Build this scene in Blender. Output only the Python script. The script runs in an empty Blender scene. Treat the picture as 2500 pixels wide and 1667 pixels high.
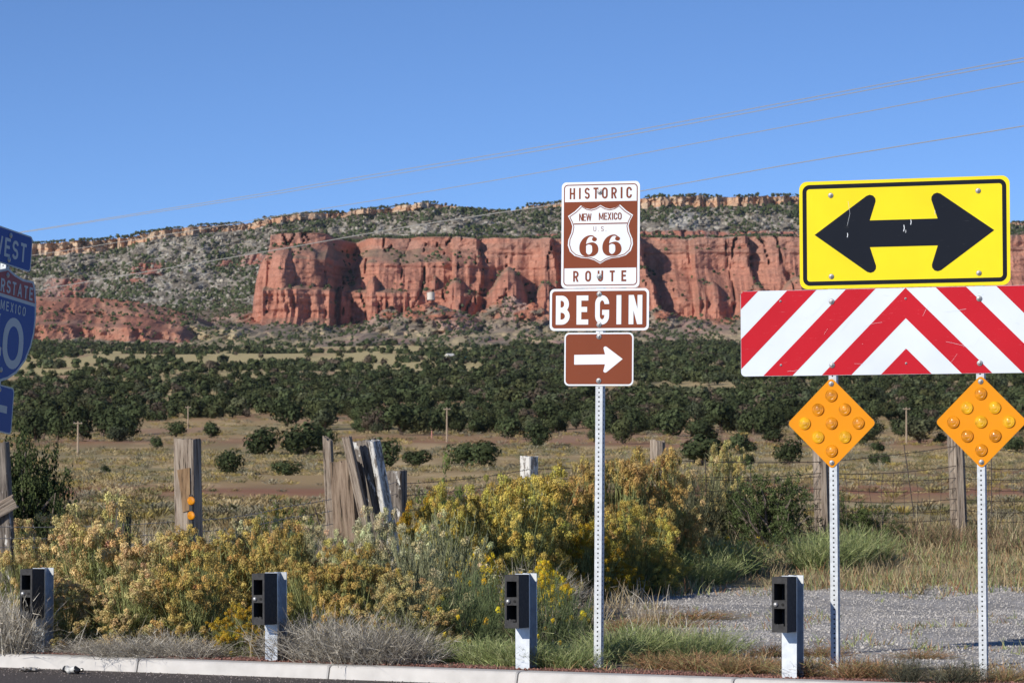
import bpy, math, random
import numpy as np
from mathutils import Vector, Matrix

# ------------------------------------------------------------------ camera, sky, sun, exposure
SC = bpy.context.scene
COL = SC.collection
F = 8400.0                      # focal length in pixels of the 2500 px wide photograph (about 121 mm)
CZ = 1.63
PITCH = math.atan((1110.0 - 833.5) / F)
cam_d = bpy.data.cameras.new('camera')
cam = bpy.data.objects.new('camera', cam_d)
COL.objects.link(cam)
cam.location = (0, 0, CZ)
cam.rotation_euler = (math.pi / 2 + PITCH, 0, 0)
cam_d.sensor_width = 36.0
cam_d.lens = F / 2500.0 * 36.0
cam_d.clip_start = 0.5
cam_d.clip_end = 30000
cam_d.dof.use_dof = True
cam_d.dof.focus_distance = 24.6
cam_d.dof.aperture_fstop = 14.0
SC.camera = cam

SUN_AZ, SUN_EL = math.radians(46), math.radians(25)     # degrees left of straight behind the camera
to_sun = Vector((-math.sin(SUN_AZ) * math.cos(SUN_EL), -math.cos(SUN_AZ) * math.cos(SUN_EL), math.sin(SUN_EL)))
W = bpy.data.worlds.new('World')
SC.world = W
W.use_nodes = True
nt = W.node_tree
sky = nt.nodes.new('ShaderNodeTexSky')
sky.sky_type = 'NISHITA'
sky.sun_disc = False
sky.sun_elevation = SUN_EL
sky.sun_rotation = math.atan2(to_sun.x, to_sun.y)
sky.altitude = 2000
sky.air_density = 0.45
sky.dust_density = 0.0
sky.ozone_density = 5.2
bg = nt.nodes['Background']
bg.inputs['Strength'].default_value = 0.15
nt.links.new(sky.outputs['Color'], bg.inputs['Color'])

sd = bpy.data.lights.new('sun', 'SUN')
sd.energy = 4.7
sd.angle = math.radians(0.5)
sd.color = (1.0, 0.93, 0.82)
sun = bpy.data.objects.new('sun', sd)
COL.objects.link(sun)
sun.rotation_euler = to_sun.to_track_quat('Z', 'Y').to_euler()

SC.view_settings.view_transform = 'Standard'
SC.view_settings.look = 'None'
SC.view_settings.exposure = -0.13
SC.view_settings.gamma = 1.0
SC.render.film_transparent = False
SC.cycles.max_bounces = 5
SC.cycles.diffuse_bounces = 3
SC.cycles.glossy_bounces = 2
SC.cycles.transmission_bounces = 3
SC.cycles.volume_bounces = 0
SC.cycles.caustics_reflective = False
SC.cycles.caustics_refractive = False

rng = np.random.default_rng(66)
random.seed(66)
ID = 0
CP, SP = math.cos(PITCH), math.sin(PITCH)

def ray(u, v):
    x, y = (u - 1250.0) / F, -(v - 833.5) / F
    return Vector((x, CP - y * SP, SP + y * CP))

def at(u, v, Y):
    """world point seen at photo pixel (u, v) at the distance Y"""
    d = ray(u, v)
    return Vector((0, 0, CZ)) + d * (Y / d.y)

def on_z(u, v, z):
    d = ray(u, v)
    return Vector((0, 0, CZ)) + d * ((z - CZ) / d.z)

# ------------------------------------------------------------------ helpers
def empty(name, loc=(0, 0, 0), rot=(0, 0, 0)):
    o = bpy.data.objects.new(name, None)
    COL.objects.link(o)
    o.location = loc
    o.rotation_euler = rot
    o.empty_display_size = 0.1
    return o

def tag(o, label=None, cat=None, group=None, kind=None):
    if label: o['label'] = label
    if cat: o['category'] = cat
    if group: o['group'] = group
    if kind: o['kind'] = kind
    return o

class MB:
    """mesh builder: arrays of vertices, faces (tri or quad) and vertex colours"""
    def __init__(s):
        s.v, s.f, s.c, s.n = [], [], [], 0
    def add(s, V, Fc, C=None):
        V = np.asarray(V, dtype=np.float64).reshape(-1, 3)
        if len(V) == 0: return s
        if C is None: C = (1, 1, 1)
        C = np.asarray(C, dtype=np.float64)
        if C.ndim == 1: C = np.tile(C[:3], (len(V), 1))
        s.v.append(V); s.c.append(C[:, :3])
        if isinstance(Fc, np.ndarray):
            s.f.append(Fc + s.n)
        else:
            by = {}
            for f in Fc: by.setdefault(len(f), []).append(f)
            for k, fs in by.items(): s.f.append(np.array(fs, dtype=np.int64) + s.n)
        s.n += len(V)
        return s
    def box(s, c, d, C=None, R=None):
        x, y, z = d[0] / 2, d[1] / 2, d[2] / 2
        V = np.array([(-x, -y, -z), (x, -y, -z), (x, y, -z), (-x, y, -z), (-x, -y, z), (x, -y, z), (x, y, z), (-x, y, z)])
        if R is not None: V = V @ np.array(R).T
        return s.add(V + np.array(c), [(0, 3, 2, 1), (4, 5, 6, 7), (0, 1, 5, 4), (1, 2, 6, 5), (2, 3, 7, 6), (3, 0, 4, 7)], C)
    def tube(s, pts, r, n=5, C=None, caps=True):
        P = np.array([tuple(p) for p in pts], float)
        m = len(P)
        r = np.broadcast_to(np.asarray(r, float), (m,))
        T = np.gradient(P, axis=0)
        T /= np.linalg.norm(T, axis=1)[:, None] + 1e-12
        up = np.array((0, 0, 1.0)) if abs(T[0, 2]) < 0.9 else np.array((1.0, 0, 0))
        A = np.cross(T, up); A /= np.linalg.norm(A, axis=1)[:, None] + 1e-12
        B = np.cross(T, A)
        an = np.arange(n) * 2 * math.pi / n
        V = P[:, None, :] + r[:, None, None] * (np.cos(an)[None, :, None] * A[:, None, :] + np.sin(an)[None, :, None] * B[:, None, :])
        i = np.arange(m - 1)[:, None] * n; j = np.arange(n)[None, :]; k = (j + 1) % n
        q = np.stack([i + j, i + k, i + n + k, i + n + j], -1).reshape(-1, 4)
        s.add(V.reshape(-1, 3), q, C)
        if caps:
            s.f.append(np.array([list(range(n))[::-1]]) + s.n - m * n)
            s.f.append(np.array([[(m - 1) * n + a for a in range(n)]]) + s.n - m * n)
        return s
    def lathe(s, prof, n=16, C=None, M=None):
        """prof: (radius, height) list about local Z"""
        an = np.arange(n) * 2 * math.pi / n
        V = np.array([[(r * math.cos(a), r * math.sin(a), h) for a in an] for r, h in prof]).reshape(-1, 3)
        if M is not None:
            V = np.array([M @ Vector(v) for v in V])
        m = len(prof)
        i = np.arange(m - 1)[:, None] * n; j = np.arange(n)[None, :]; k = (j + 1) % n
        return s.add(V, np.stack([i + j, i + k, i + n + k, i + n + j], -1).reshape(-1, 4), C)
    def mesh(s, name, smooth=False):
        me = bpy.data.meshes.new(name)
        if s.n == 0: return me
        V = np.concatenate(s.v).astype(np.float32)
        loops = np.concatenate([f.reshape(-1) for f in s.f]).astype(np.int32)
        cnt = np.concatenate([np.full(len(f), f.shape[1]) for f in s.f]).astype(np.int32)
        st = np.concatenate([[0], np.cumsum(cnt)[:-1]]).astype(np.int32)
        me.vertices.add(len(V)); me.vertices.foreach_set('co', V.reshape(-1))
        me.loops.add(len(loops)); me.loops.foreach_set('vertex_index', loops)
        me.polygons.add(len(cnt)); me.polygons.foreach_set('loop_start', st); me.polygons.foreach_set('loop_total', cnt)
        me.polygons.foreach_set('use_smooth', np.full(len(cnt), smooth))
        a = me.color_attributes.new('Col', 'FLOAT_COLOR', 'POINT')
        C = np.concatenate([np.concatenate(s.c), np.ones((len(V), 1))], 1).astype(np.float32)
        a.data.foreach_set('color', C.reshape(-1))
        me.update(calc_edges=True)
        me.validate()
        return me
    def build(s, name, mat, parent=None, smooth=False, loc=None):
        me = s.mesh(name, smooth)
        me.materials.append(mat)
        return put(name, me, parent, loc)

def put(name, me, parent=None, loc=None):
    o = bpy.data.objects.new(name, me)
    COL.objects.link(o)
    if parent is not None: o.parent = parent
    if loc is not None: o.location = loc
    return o

def copy_tree(o, parent=None):
    c = o.copy(); COL.objects.link(c); c.parent = parent
    for ch in list(o.children): copy_tree(ch, c)
    return c

# value noise
_P = np.random.default_rng(7).random((256, 256))
def vn(x, y, s=0):
    x = np.asarray(x, float) + s * 17.31; y = np.asarray(y, float) + s * 9.17
    xi = np.floor(x).astype(int); yi = np.floor(y).astype(int)
    fx = x - xi; fy = y - yi
    fx = fx * fx * (3 - 2 * fx); fy = fy * fy * (3 - 2 * fy)
    a = _P[xi & 255, yi & 255]; b = _P[(xi + 1) & 255, yi & 255]
    c = _P[xi & 255, (yi + 1) & 255]; d = _P[(xi + 1) & 255, (yi + 1) & 255]
    return a + (b - a) * fx + (c - a) * fy + (a - b - c + d) * fx * fy
def fbm(x, y, o=4, s=0):
    t, amp, tot = 0, 1.0, 0
    for i in range(o):
        t = t + amp * vn(x * 2 ** i, y * 2 ** i, s + i); tot += amp; amp *= 0.5
    return t / tot
def ss(a, b, x):
    t = np.clip((np.asarray(x, float) - a) / (b - a), 0, 1)
    return t * t * (3 - 2 * t)
def mixc(a, b, t):
    t = np.asarray(t)[..., None]
    return np.asarray(a) * (1 - t) + np.asarray(b) * t

# ------------------------------------------------------------------ materials
def newmat(name):
    m = bpy.data.materials.new(name); m.use_nodes = True
    n = m.node_tree
    return m, n, n.nodes['Principled BSDF']

def mat_plain(name, col, rough=0.6, metal=0.0, nscale=None, namt=0.15, bump=0.0, stretch=(1, 1, 1), spec=0.5):
    m, n, b = newmat(name)
    b.inputs['Roughness'].default_value = rough
    b.inputs['Metallic'].default_value = metal
    b.inputs['Specular IOR Level'].default_value = spec
    b.inputs['Base Color'].default_value = (*col, 1)
    if nscale:
        tc = n.nodes.new('ShaderNodeTexCoord'); mp = n.nodes.new('ShaderNodeMapping')
        mp.inputs['Scale'].default_value = stretch
        nz = n.nodes.new('ShaderNodeTexNoise'); nz.inputs['Scale'].default_value = nscale; nz.inputs['Detail'].default_value = 6
        n.links.new(tc.outputs['Object'], mp.inputs['Vector']); n.links.new(mp.outputs['Vector'], nz.inputs['Vector'])
        rp = n.nodes.new('ShaderNodeValToRGB')
        rp.color_ramp.elements[0].position = 0.3; rp.color_ramp.elements[1].position = 0.7
        rp.color_ramp.elements[0].color = (*[c * (1 - namt) for c in col], 1)
        rp.color_ramp.elements[1].color = (*[min(1, c * (1 + namt)) for c in col], 1)
        n.links.new(nz.outputs['Fac'], rp.inputs['Fac']); n.links.new(rp.outputs['Color'], b.inputs['Base Color'])
        if bump:
            bp = n.nodes.new('ShaderNodeBump'); bp.inputs['Strength'].default_value = bump; bp.inputs['Distance'].default_value = 0.01
            n.links.new(nz.outputs['Fac'], bp.inputs['Height']); n.links.new(bp.outputs['Normal'], b.inputs['Normal'])
    return m

def mat_attr(name, rough=0.9, objcol=False, transl=0.0, nscale=None, namt=0.25, bump=0.0, bdist=0.1, spec=0.2, detail=5):
    """colour from the vertex attribute, broken up by fine noise; objcol: tinted by the object's own colour"""
    m, n, b = newmat(name)
    b.inputs['Roughness'].default_value = rough
    b.inputs['Specular IOR Level'].default_value = spec
    at_ = n.nodes.new('ShaderNodeVertexColor'); at_.layer_name = 'Col'
    out = at_.outputs['Color']
    def mul(a, c):
        x = n.nodes.new('ShaderNodeMix'); x.data_type = 'RGBA'; x.blend_type = 'MULTIPLY'; x.inputs[0].default_value = 1
        n.links.new(a, x.inputs[6]); n.links.new(c, x.inputs[7]); return x.outputs[2]
    if objcol:
        oi = n.nodes.new('ShaderNodeObjectInfo'); out = mul(out, oi.outputs['Color'])
    if nscale:
        tc = n.nodes.new('ShaderNodeTexCoord')
        nz = n.nodes.new('ShaderNodeTexNoise'); nz.inputs['Scale'].default_value = nscale; nz.inputs['Detail'].default_value = detail
        nz.inputs['Roughness'].default_value = 0.65
        n.links.new(tc.outputs['Object'], nz.inputs['Vector'])
        rp = n.nodes.new('ShaderNodeValToRGB')
        rp.color_ramp.elements[0].position = 0.32; rp.color_ramp.elements[1].position = 0.68
        rp.color_ramp.elements[0].color = (1 - namt,) * 3 + (1,); rp.color_ramp.elements[1].color = (1 + namt,) * 3 + (1,)
        n.links.new(nz.outputs['Fac'], rp.inputs['Fac']); out = mul(out, rp.outputs['Color'])
        if bump:
            bp = n.nodes.new('ShaderNodeBump'); bp.inputs['Strength'].default_value = bump; bp.inputs['Distance'].default_value = bdist
            n.links.new(nz.outputs['Fac'], bp.inputs['Height']); n.links.new(bp.outputs['Normal'], b.inputs['Normal'])
    n.links.new(out, b.inputs['Base Color'])
    if transl:
        tr = n.nodes.new('ShaderNodeBsdfTranslucent'); mx = n.nodes.new('ShaderNodeMixShader'); mx.inputs[0].default_value = transl
        n.links.new(out, tr.inputs['Color'])
        n.links.new(b.outputs[0], mx.inputs[1]); n.links.new(tr.outputs[0], mx.inputs[2])
        n.links.new(mx.outputs[0], n.nodes['Material Output'].inputs['Surface'])
    return m

M_ground = mat_attr('ground_soil', nscale=9.0, namt=0.3, bump=0.6, bdist=0.03, detail=8)
M_mesa = mat_attr('mesa_rock', nscale=0.22, namt=0.22, bump=0.9, bdist=3.0, detail=8)
M_leaf = mat_attr('foliage', objcol=True, transl=0.15, rough=0.75)
M_far = mat_attr('far_foliage', objcol=True, rough=0.9, spec=0.1)
M_bark = mat_attr('bark', objcol=True, rough=0.95)
M_flower = mat_attr('flower', objcol=True, transl=0.2, rough=0.9, spec=0.05)
M_stone = mat_attr('stone', rough=0.85)
M_asphalt = mat_plain('asphalt', (0.098, 0.082, 0.074), 0.9, nscale=60, namt=0.55, bump=0.8)
M_kerb = mat_plain('kerb_concrete', (0.60, 0.585, 0.565), 0.85, nscale=7, namt=0.10, bump=0.08)
M_galv = mat_plain('galvanised_steel', (0.60, 0.635, 0.67), 0.45, 0.92, nscale=18, namt=0.13)
M_galvp = mat_plain('galvanised_post', (0.62, 0.66, 0.70), 0.65, 0.0, nscale=30, namt=0.16)
M_black = mat_plain('black_plastic', (0.035, 0.035, 0.037), 0.75, nscale=40, namt=0.35, bump=0.15)
M_blackd = mat_plain('hole_shade_black', (0.012, 0.012, 0.012), 0.9)  # near-black that puts the shade inside tube and hole into colour
M_bolt = mat_plain('bolt_steel', (0.5, 0.5, 0.5), 0.45, 0.6)
M_wire = mat_plain('rusty_wire', (0.10, 0.08, 0.07), 0.7, 0.3)
M_wirel = mat_plain('galvanised_wire', (0.34, 0.33, 0.32), 0.6, 0.1)
M_cable = mat_plain('aluminium_cable', (0.36, 0.355, 0.34), 0.7, 0.0)

def mat_sign(name, col, scr=0.06, rough=0.22):
    """sheeting with faint wear: long scratches and grime"""
    m, n, b = newmat(name)
    b.inputs['Roughness'].default_value = rough
    b.inputs['Specular IOR Level'].default_value = 0.15
    tc = n.nodes.new('ShaderNodeTexCoord'); mp = n.nodes.new('ShaderNodeMapping')
    mp.inputs['Scale'].default_value = (3, 3, 34); mp.inputs['Rotation'].default_value = (0, 0.35, 0)
    nz = n.nodes.new('ShaderNodeTexNoise'); nz.inputs['Scale'].default_value = 3.0; nz.inputs['Detail'].default_value = 9; nz.inputs['Roughness'].default_value = 0.75
    n.links.new(tc.outputs['Object'], mp.inputs['Vector']); n.links.new(mp.outputs['Vector'], nz.inputs['Vector'])
    rp = n.nodes.new('ShaderNodeValToRGB')
    rp.color_ramp.elements[0].position = 0.62; rp.color_ramp.elements[1].position = 0.74
    rp.color_ramp.elements[0].color = (0, 0, 0, 1); rp.color_ramp.elements[1].color = (scr * 5,) * 3 + (1,)
    n.links.new(nz.outputs['Fac'], rp.inputs['Fac'])
    n2 = n.nodes.new('ShaderNodeTexNoise'); n2.inputs['Scale'].default_value = 2.2; n2.inputs['Detail'].default_value = 3
    n.links.new(tc.outputs['Object'], n2.inputs['Vector'])
    r2 = n.nodes.new('ShaderNodeValToRGB')
    r2.color_ramp.elements[0].position = 0.3; r2.color_ramp.elements[1].position = 0.7
    r2.color_ramp.elements[0].color = (*[c * 0.93 for c in col], 1); r2.color_ramp.elements[1].color = (*[min(1, c * 1.04) for c in col], 1)
    n.links.new(n2.outputs['Fac'], r2.inputs['Fac'])
    mx = n.nodes.new('ShaderNodeMix'); mx.data_type = 'RGBA'; mx.inputs[7].default_value = (0.7, 0.7, 0.7, 1)
    n.links.new(rp.outputs['Color'], mx.inputs[0]); n.links.new(r2.outputs['Color'], mx.inputs[6])
    n.links.new(mx.outputs[2], b.inputs['Base Color'])
    return m
S_white = mat_sign('sign_white', (0.84, 0.88, 0.93), 0.02)
S_brown = mat_sign('sign_brown', (0.235, 0.062, 0.027), 0.03)
S_yellow = mat_sign('sign_yellow', (0.96, 0.76, 0.02), 0.02)
S_black = mat_sign('sign_black', (0.012, 0.013, 0.018), 0.03)
S_red = mat_sign('sign_red', (0.56, 0.016, 0.026), 0.09)
S_white2 = mat_sign('barricade_white', (0.76, 0.83, 0.92), 0.05)
S_orange = mat_sign('sign_amber', (0.84, 0.31, 0.010), 0.02)
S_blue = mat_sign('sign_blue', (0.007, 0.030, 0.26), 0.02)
S_red2 = mat_sign('sign_shaded_red', (0.34, 0.026, 0.013), 0.02)  # crown red darkened, the shade on the interstate sign put into its colour
S_grey = mat_sign('sign_shaded_white', (0.52, 0.52, 0.52), 0.05)  # sheeting white lowered to grey: the interstate sign's shade set into the colour
M_back = mat_plain('aluminium_back', (0.45, 0.46, 0.47), 0.5, 0.5)
M_amber = mat_plain('amber_lens', (0.68, 0.255, 0.006), 0.12, nscale=25, namt=0.35, spec=0.8)
M_amber2 = mat_plain('bright_amber_lens', (0.90, 0.41, 0.012), 0.10, nscale=22, namt=0.35, spec=0.8)
# ------------------------------------------------------------------ terrain shape
KA = math.atan(0.533)                       # kerb direction: nearer on the right
KD = Vector((math.cos(KA), -math.sin(KA), 0))
KN = Vector((-math.sin(KA), -math.cos(KA), 0))   # from the verge towards the road
def kerb_y(X): return 24.6 - 0.533 * np.asarray(X, float)

GP_Y = [-500, 36, 39, 46, 56, 85, 113, 212, 424, 635, 847, 1270, 1835, 2680, 3460, 3670, 4200, 9000]
GP_Z = [.10, .10, .17, .50, .30, -.6, -1, -1.5, -.5, 2.5, 7.5, 22, 44, 78, 110, 120, 130, 140]
def gz(X, Y):
    X = np.asarray(X, float); Y = np.asarray(Y, float)
    Ys = Y + np.clip(-X, 0, 6) * 1.0 * ((Y > 30) & (Y < 110))      # the bank lies nearer on the left
    z = np.interp(Ys, GP_Y, GP_Z)
    a = ss(25.5, 30, Y) * 0.06 + ss(60, 200, Y) * 0.35 + ss(300, 1500, Y) * 5
    sc = np.where(Y < 60, 1.6, np.where(Y < 400, 22, 160))
    return z + a * (fbm(X / sc, Y / sc, 3, 3) - 0.5) * 2
_py = np.geomspace(100, 4300, 600)
_pv = 1110 - F * (np.interp(_py, GP_Y, GP_Z) - CZ) / _py
def plain_depth(v):            # distance of the plain seen at photo row v
    return float(np.interp(-v, -_pv, _py))

def ground_colour(X, Y):
    v = 1110 - F * (np.interp(Y, GP_Y, GP_Z) - CZ) / Y
    u = 1250 + F * X / Y
    n1 = fbm(X / 26, Y / 60, 4, 11); n2 = fbm(X / 9, Y / 25, 4, 12); n3 = fbm(X / 90, Y / 200, 4, 13)
    grass = np.array((0.45, 0.32, 0.16)); straw = np.array((0.58, 0.44, 0.24)); red = np.array((0.35, 0.165, 0.095))
    sage = np.array((0.34, 0.285, 0.15)); pale = np.array((0.56, 0.465, 0.235))
    c = mixc(grass, sage, ss(0.4, 0.62, n1))
    c = mixc(c, straw, ss(0.52, 0.66, n2))
    # bands of bare red soil across the flat
    wob = (n3 - 0.5) * 46 + (n1 - 0.5) * 26
    band = np.maximum(np.exp(-((v - 1199 + wob * .5) / 17) ** 2), 0.75 * np.exp(-((v - 1070 + wob) / 18) ** 2))
    band = np.maximum(band, 0.6 * np.exp(-((v - 1000 + wob) / 14) ** 2) * (n1 > 0.45))
    band = np.maximum(band, 0.55 * ss(0.55, 0.68, n3) * (v > 1040) * (v < 1180))
    c = mixc(c, red, np.clip(band, 0, 1) * ss(0.25, 0.5, n2 + band * .3))
    c = mixc(c, sage, 0.8 * ss(1225, 1260, v) * (Y > 60))
    # upper slope: pale yellowish grass and reddish scars
    c = mixc(c, pale, ss(960, 900, v) * (Y > 500))
    c = mixc(c, (0.42, 0.25, 0.165), ss(0.58, 0.68, fbm(X / 60, Y / 120, 3, 21)) * (Y > 700) * 0.7)
    # the verge
    near = Y < 75
    t = Y - kerb_y(X)
    dirt = mixc((0.26, 0.21, 0.15), (0.38, 0.31, 0.21), ss(0.3, 0.7, fbm(X / 1.3, Y / 2.2, 4, 31)))
    dry = mixc((0.48, 0.385, 0.22), (0.35, 0.28, 0.16), ss(0.35, 0.65, fbm(X / 0.7, Y / 1.5, 3, 32)))
    grav = mixc((0.48, 0.46, 0.44), (0.37, 0.355, 0.34), ss(0.35, 0.65, fbm(X / 0.5, Y / 0.9, 3, 33)))
    ng = dirt
    edge = (fbm(X / 1.1, Y / 3.0, 3, 34) - 0.5) * 2.4
    gm = ss(0.0, 0.7, X - 0.9 - (38 - Y) * 0.03 + edge * 0.6) * ss(0.5, 1.6, t - 0.9 + edge) * ss(39.5, 37.5, Y + edge)
    ng = mixc(ng, grav, gm)
    ng = mixc(ng, dry, ss(37.5, 39.5, Y + edge) * (X > -1))
    ng = mixc(ng, (0.24, 0.125, 0.10), ss(0.55, 0.15, t + edge * 0.25))
    c = np.where(near[..., None], mixc(c, ng, ss(75, 50, Y)), c)
    return c

# ground sheet
kc = np.linspace(-1, 1, 250)
ko = np.geomspace(1, 5, 20)[1:]
kk = np.concatenate([-ko[::-1], kc, ko])
tt = np.concatenate([np.linspace(0, 1.2, 14)[:-1], np.geomspace(1.2, 4600, 400) ])
TT, KK = np.meshgrid(tt, kk, indexing='ij')
Wd = np.maximum(8.0, 0.19 * (24.6 + TT))
GX = KK * Wd
GY = 24.6 - 0.533 * np.clip(GX, -70, 45) * np.exp(-TT / 220) + TT
GZ = gz(GX, GY)
GZ[0] = 0.097
g = MB()
nr, nc = GX.shape
i = np.arange(nr - 1)[:, None] * nc; j = np.arange(nc - 1)[None, :]
g.add(np.stack([GX, GY, GZ], -1).reshape(-1, 3), np.stack([i + j, i + j + 1, i + nc + j + 1, i + nc + j], -1).reshape(-1, 4), ground_colour(GX, GY).reshape(-1, 3))
tag(g.build('ground', M_ground, smooth=True), kind='structure')

# road on the camera's side of the kerb
K0 = Vector((0, 24.6, 0))
rd = MB()
aa = np.linspace(-160, 160, 33); bb = np.array([0.10, 1, 3, 8, 20, 70.0])
AA, BB = np.meshgrid(aa, bb, indexing='ij')
RP = np.array(K0)[None, None] + AA[..., None] * np.array(KD) + BB[..., None] * np.array(KN)
i = np.arange(len(aa) - 1)[:, None] * len(bb); j = np.arange(len(bb) - 1)[None, :]
rd.add(RP.reshape(-1, 3), np.stack([i + j, i + j + 1, i + len(bb) + j + 1, i + len(bb) + j], -1).reshape(-1, 4))
tag(rd.build('road', M_asphalt), kind='structure')

# ------------------------------------------------------------------ mesa (relief given as distance over X and height)
YS = 1.412
mx = np.linspace(-1300, 1300, 1300)
mz = np.concatenate([np.linspace(100, 285, 170), np.linspace(286.2, 455, 130)])
ZZ, XX = np.meshgrid(mz, mx, indexing='ij')
def PX(u, Y): return (u - 1250) / 5950.0 * Y         # here Y counts in units of YS metres
def PZ(v, Y): return (1110 - v) / 5950.0 * Y + 1.6
INF = 1e9
# upper mesa: talus under a pale cap cliff
su = np.array([-200, 85, 191, 255, 425, 595, 744, 957, 999, 1074, 1127, 1201, 1244, 1292, 1361, 1573, 1658, 1701, 1945, 2150, 2300, 2477, 2700])
sv = np.array([580, 588, 585, 579, 556, 542, 518, 500, 494, 495, 502, 510, 511, 495, 489, 484, 481, 478, 476, 500, 528, 540, 545])
st = np.array([36, 34, 30, 28, 22, 17, 17, 16, 17, 14, 4, 2, 2, 10, 13, 26, 28, 30, 26, 14, 8, 8, 8])      # cap thickness in photo rows
YC = 4100.0
capx = PX(su, YC)
ztop = np.interp(mx, capx, PZ(sv, YC)) + (fbm(mx / 30, 0 * mx, 3, 41) - 0.5) * 5
capt = np.interp(mx, capx, st / 5950 * YC) * (0.75 + 0.5 * fbm(mx / 55, 0 * mx + 3, 3, 42))
zcap = ztop - capt
wob = (fbm(XX / 120, ZZ / 60, 4, 43) - 0.5)
Yb = YC + (fbm(mx / 150, 0 * mx + 5, 3, 44) - 0.5)[None] * 120
slope = 0.53
Yt = Yb - (zcap[None] - ZZ) / slope * (1 + 0.35 * np.clip((zcap[None] - ZZ) / 120, 0, 1.5))
ty_up = np.full(XX.shape, 2)                          # 2 talus, 3 cap rock, 4 plateau
h = (ZZ - zcap[None]) / np.maximum(capt[None], .5)
Ycap = Yb + 3 + np.clip(h, 0, 1) * capt[None] * 0.25 + (h > 0.5) * 3
blk = (np.floor(vn(XX / 9, ZZ / 40, 45) * 5) / 5 - 0.4) * 26 + (vn(XX / 3.5, ZZ / 14, 46) - .5) * 9 + (vn(XX / 45, ZZ / 70, 47) - .5) * 45
Yu = np.where(ZZ < zcap[None], Yt, Ycap + blk * ss(0, 3, capt)[None])
Yu = np.where(ZZ > ztop[None], Yb + 12 + (ZZ - ztop[None]) * 30, Yu)
ty_up = np.where(ZZ >= zcap[None], 3, ty_up); ty_up = np.where(ZZ > ztop[None], 4, ty_up)
# red ledges showing through the talus
def patch(u0, u1, v0, v1, Yp):
    x0, x1 = PX(u0, Yp), PX(u1, Yp); z0, z1 = PZ(v1, Yp), PZ(v0, Yp)
    e = (fbm(XX / 9, ZZ / 9, 3, 48) - 0.5) * 1.1
    return ss(-.25, .25, np.minimum(np.minimum((XX - x0), (x1 - XX)) / 16, np.minimum(ZZ - z0, z1 - ZZ) / 5.5) + e)
red_ledge = np.zeros(XX.shape)
for a in [(60, 172, 657, 722, 3800), (292, 372, 626, 662, 3850), (278, 330, 668, 682, 3800), (515, 548, 620, 640, 3850), (562, 650, 604, 640, 3850), (885, 1015, 567, 586, 3900), (1150, 1215, 565, 577, 3900), (1310, 1372, 556, 580, 3900), (1372, 1960, 554, 581, 3900), (640, 700, 585, 600, 3900)]:
    red_ledge = np.maximum(red_ledge, patch(*a))
red_ledge *= (ZZ < zcap[None] - 6)
Yu = Yu + (fbm(XX / 13, ZZ / 7, 4, 49) - 0.5) * 34 * (ty_up == 2) * (1 - 0.6 * red_ledge)
Yu = Yu + (vn(XX / 5, ZZ / 22, 50) - 0.5) * 24 * red_ledge
# red cliffs
zw = ZZ + (fbm(XX / 45, 0 * ZZ, 3, 51) - 0.5) * 9
profL = ([100, 166, 170, 200, 206, 214, 239, 243, 261, 263, 277, 352, 460], [2860, 2980, 2983, 2988, 3014, 3022, 3030, 3040, 3088, 3091, 3097, 3930, 5200])
profM = ([100, 170, 176, 196, 203, 210, 222, 232, 240, 276, 352, 460], [2880, 3010, 3013, 3020, 3036, 3042, 3056, 3062, 3064, 3074, 3930, 5200])
profR = ([100, 176, 179, 193, 197, 214, 236, 240, 259, 263, 277, 352, 460][:13], [2900, 3000, 3002, 3005, 3012, 3034, 3060, 3062, 3066, 3072, 3075, 3930, 5200])
wL = np.interp(zw, *profL); wM = np.interp(zw, *profM); wR = np.interp(zw, *profR)
tM = ss(-90, -10, XX); tR = ss(110, 170, XX)
Yw = wL * (1 - tM) + wM * tM
Yw = Yw * (1 - tR) + wR * tR
Yw = Yw + (fbm(XX / 70, ZZ / 160, 3, 52) - 0.5) * 46
Yw = Yw - 60 * ss(560, 620, XX) + 70 * np.exp(-((XX + 203) / 13) ** 2) * ss(205, 240, ZZ)
Yw = Yw + 2500 * ss(-300, -345, XX)
def promontory(x0, x1, out, ztp, ez, lean=0.0):       # headland standing proud of the wall
    xr = x1 + (ztp - ZZ) * lean + (fbm(ZZ / 18, 0 * ZZ + x1, 3, 53) - 0.5) * 10
    m = ss(xr, xr - ez, XX) * ss(x0 - ez, x0, XX) * (ZZ < 281)
    return np.where(m > 0, out * m, 0)
Yw = Yw - promontory(-345, -226, 62, 277, 5, 0.1) - promontory(95, 163, 46, 277, 7, 0.22) - promontory(-70, -41, 20, 277, 5, .1) - promontory(40, 52, 16, 277, 5, .15) - promontory(230, 300, 22, 277, 6, .1)
def dome(xc, yc, zt, w, D, z0=150, p=2.4, q=2.2, skew=0.0):
    hh = np.clip((ZZ - z0) / (zt - z0), 0, 1)
    wz = w * (1 - hh ** q) ** (1 / q)
    dx = XX - xc - skew * (ZZ - z0)
    ok = (ZZ < zt) & (np.abs(dx) < wz)
    rr = np.clip(np.abs(dx) / np.maximum(wz, 1e-3), 0, 1)
    return np.where(ok, yc - D * (wz / w) ** 0.8 * (1 - rr ** p) ** (1 / p), INF)
Yr = Yw.copy()
doms = [(-270, 3062, 262, 50, 112, 140, 5.5, 3.0), (-300, 3055, 236, 22, 104, 140, 2.4, 2.0), (-254, 3040, 252, 22, 92, 140, 2.6, 1.8), (-235, 3045, 234, 21, 100, 140, 2.4, 2.6), (-280, 3040, 258, 26, 112, 140, 2.4, 3.0)]
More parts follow.
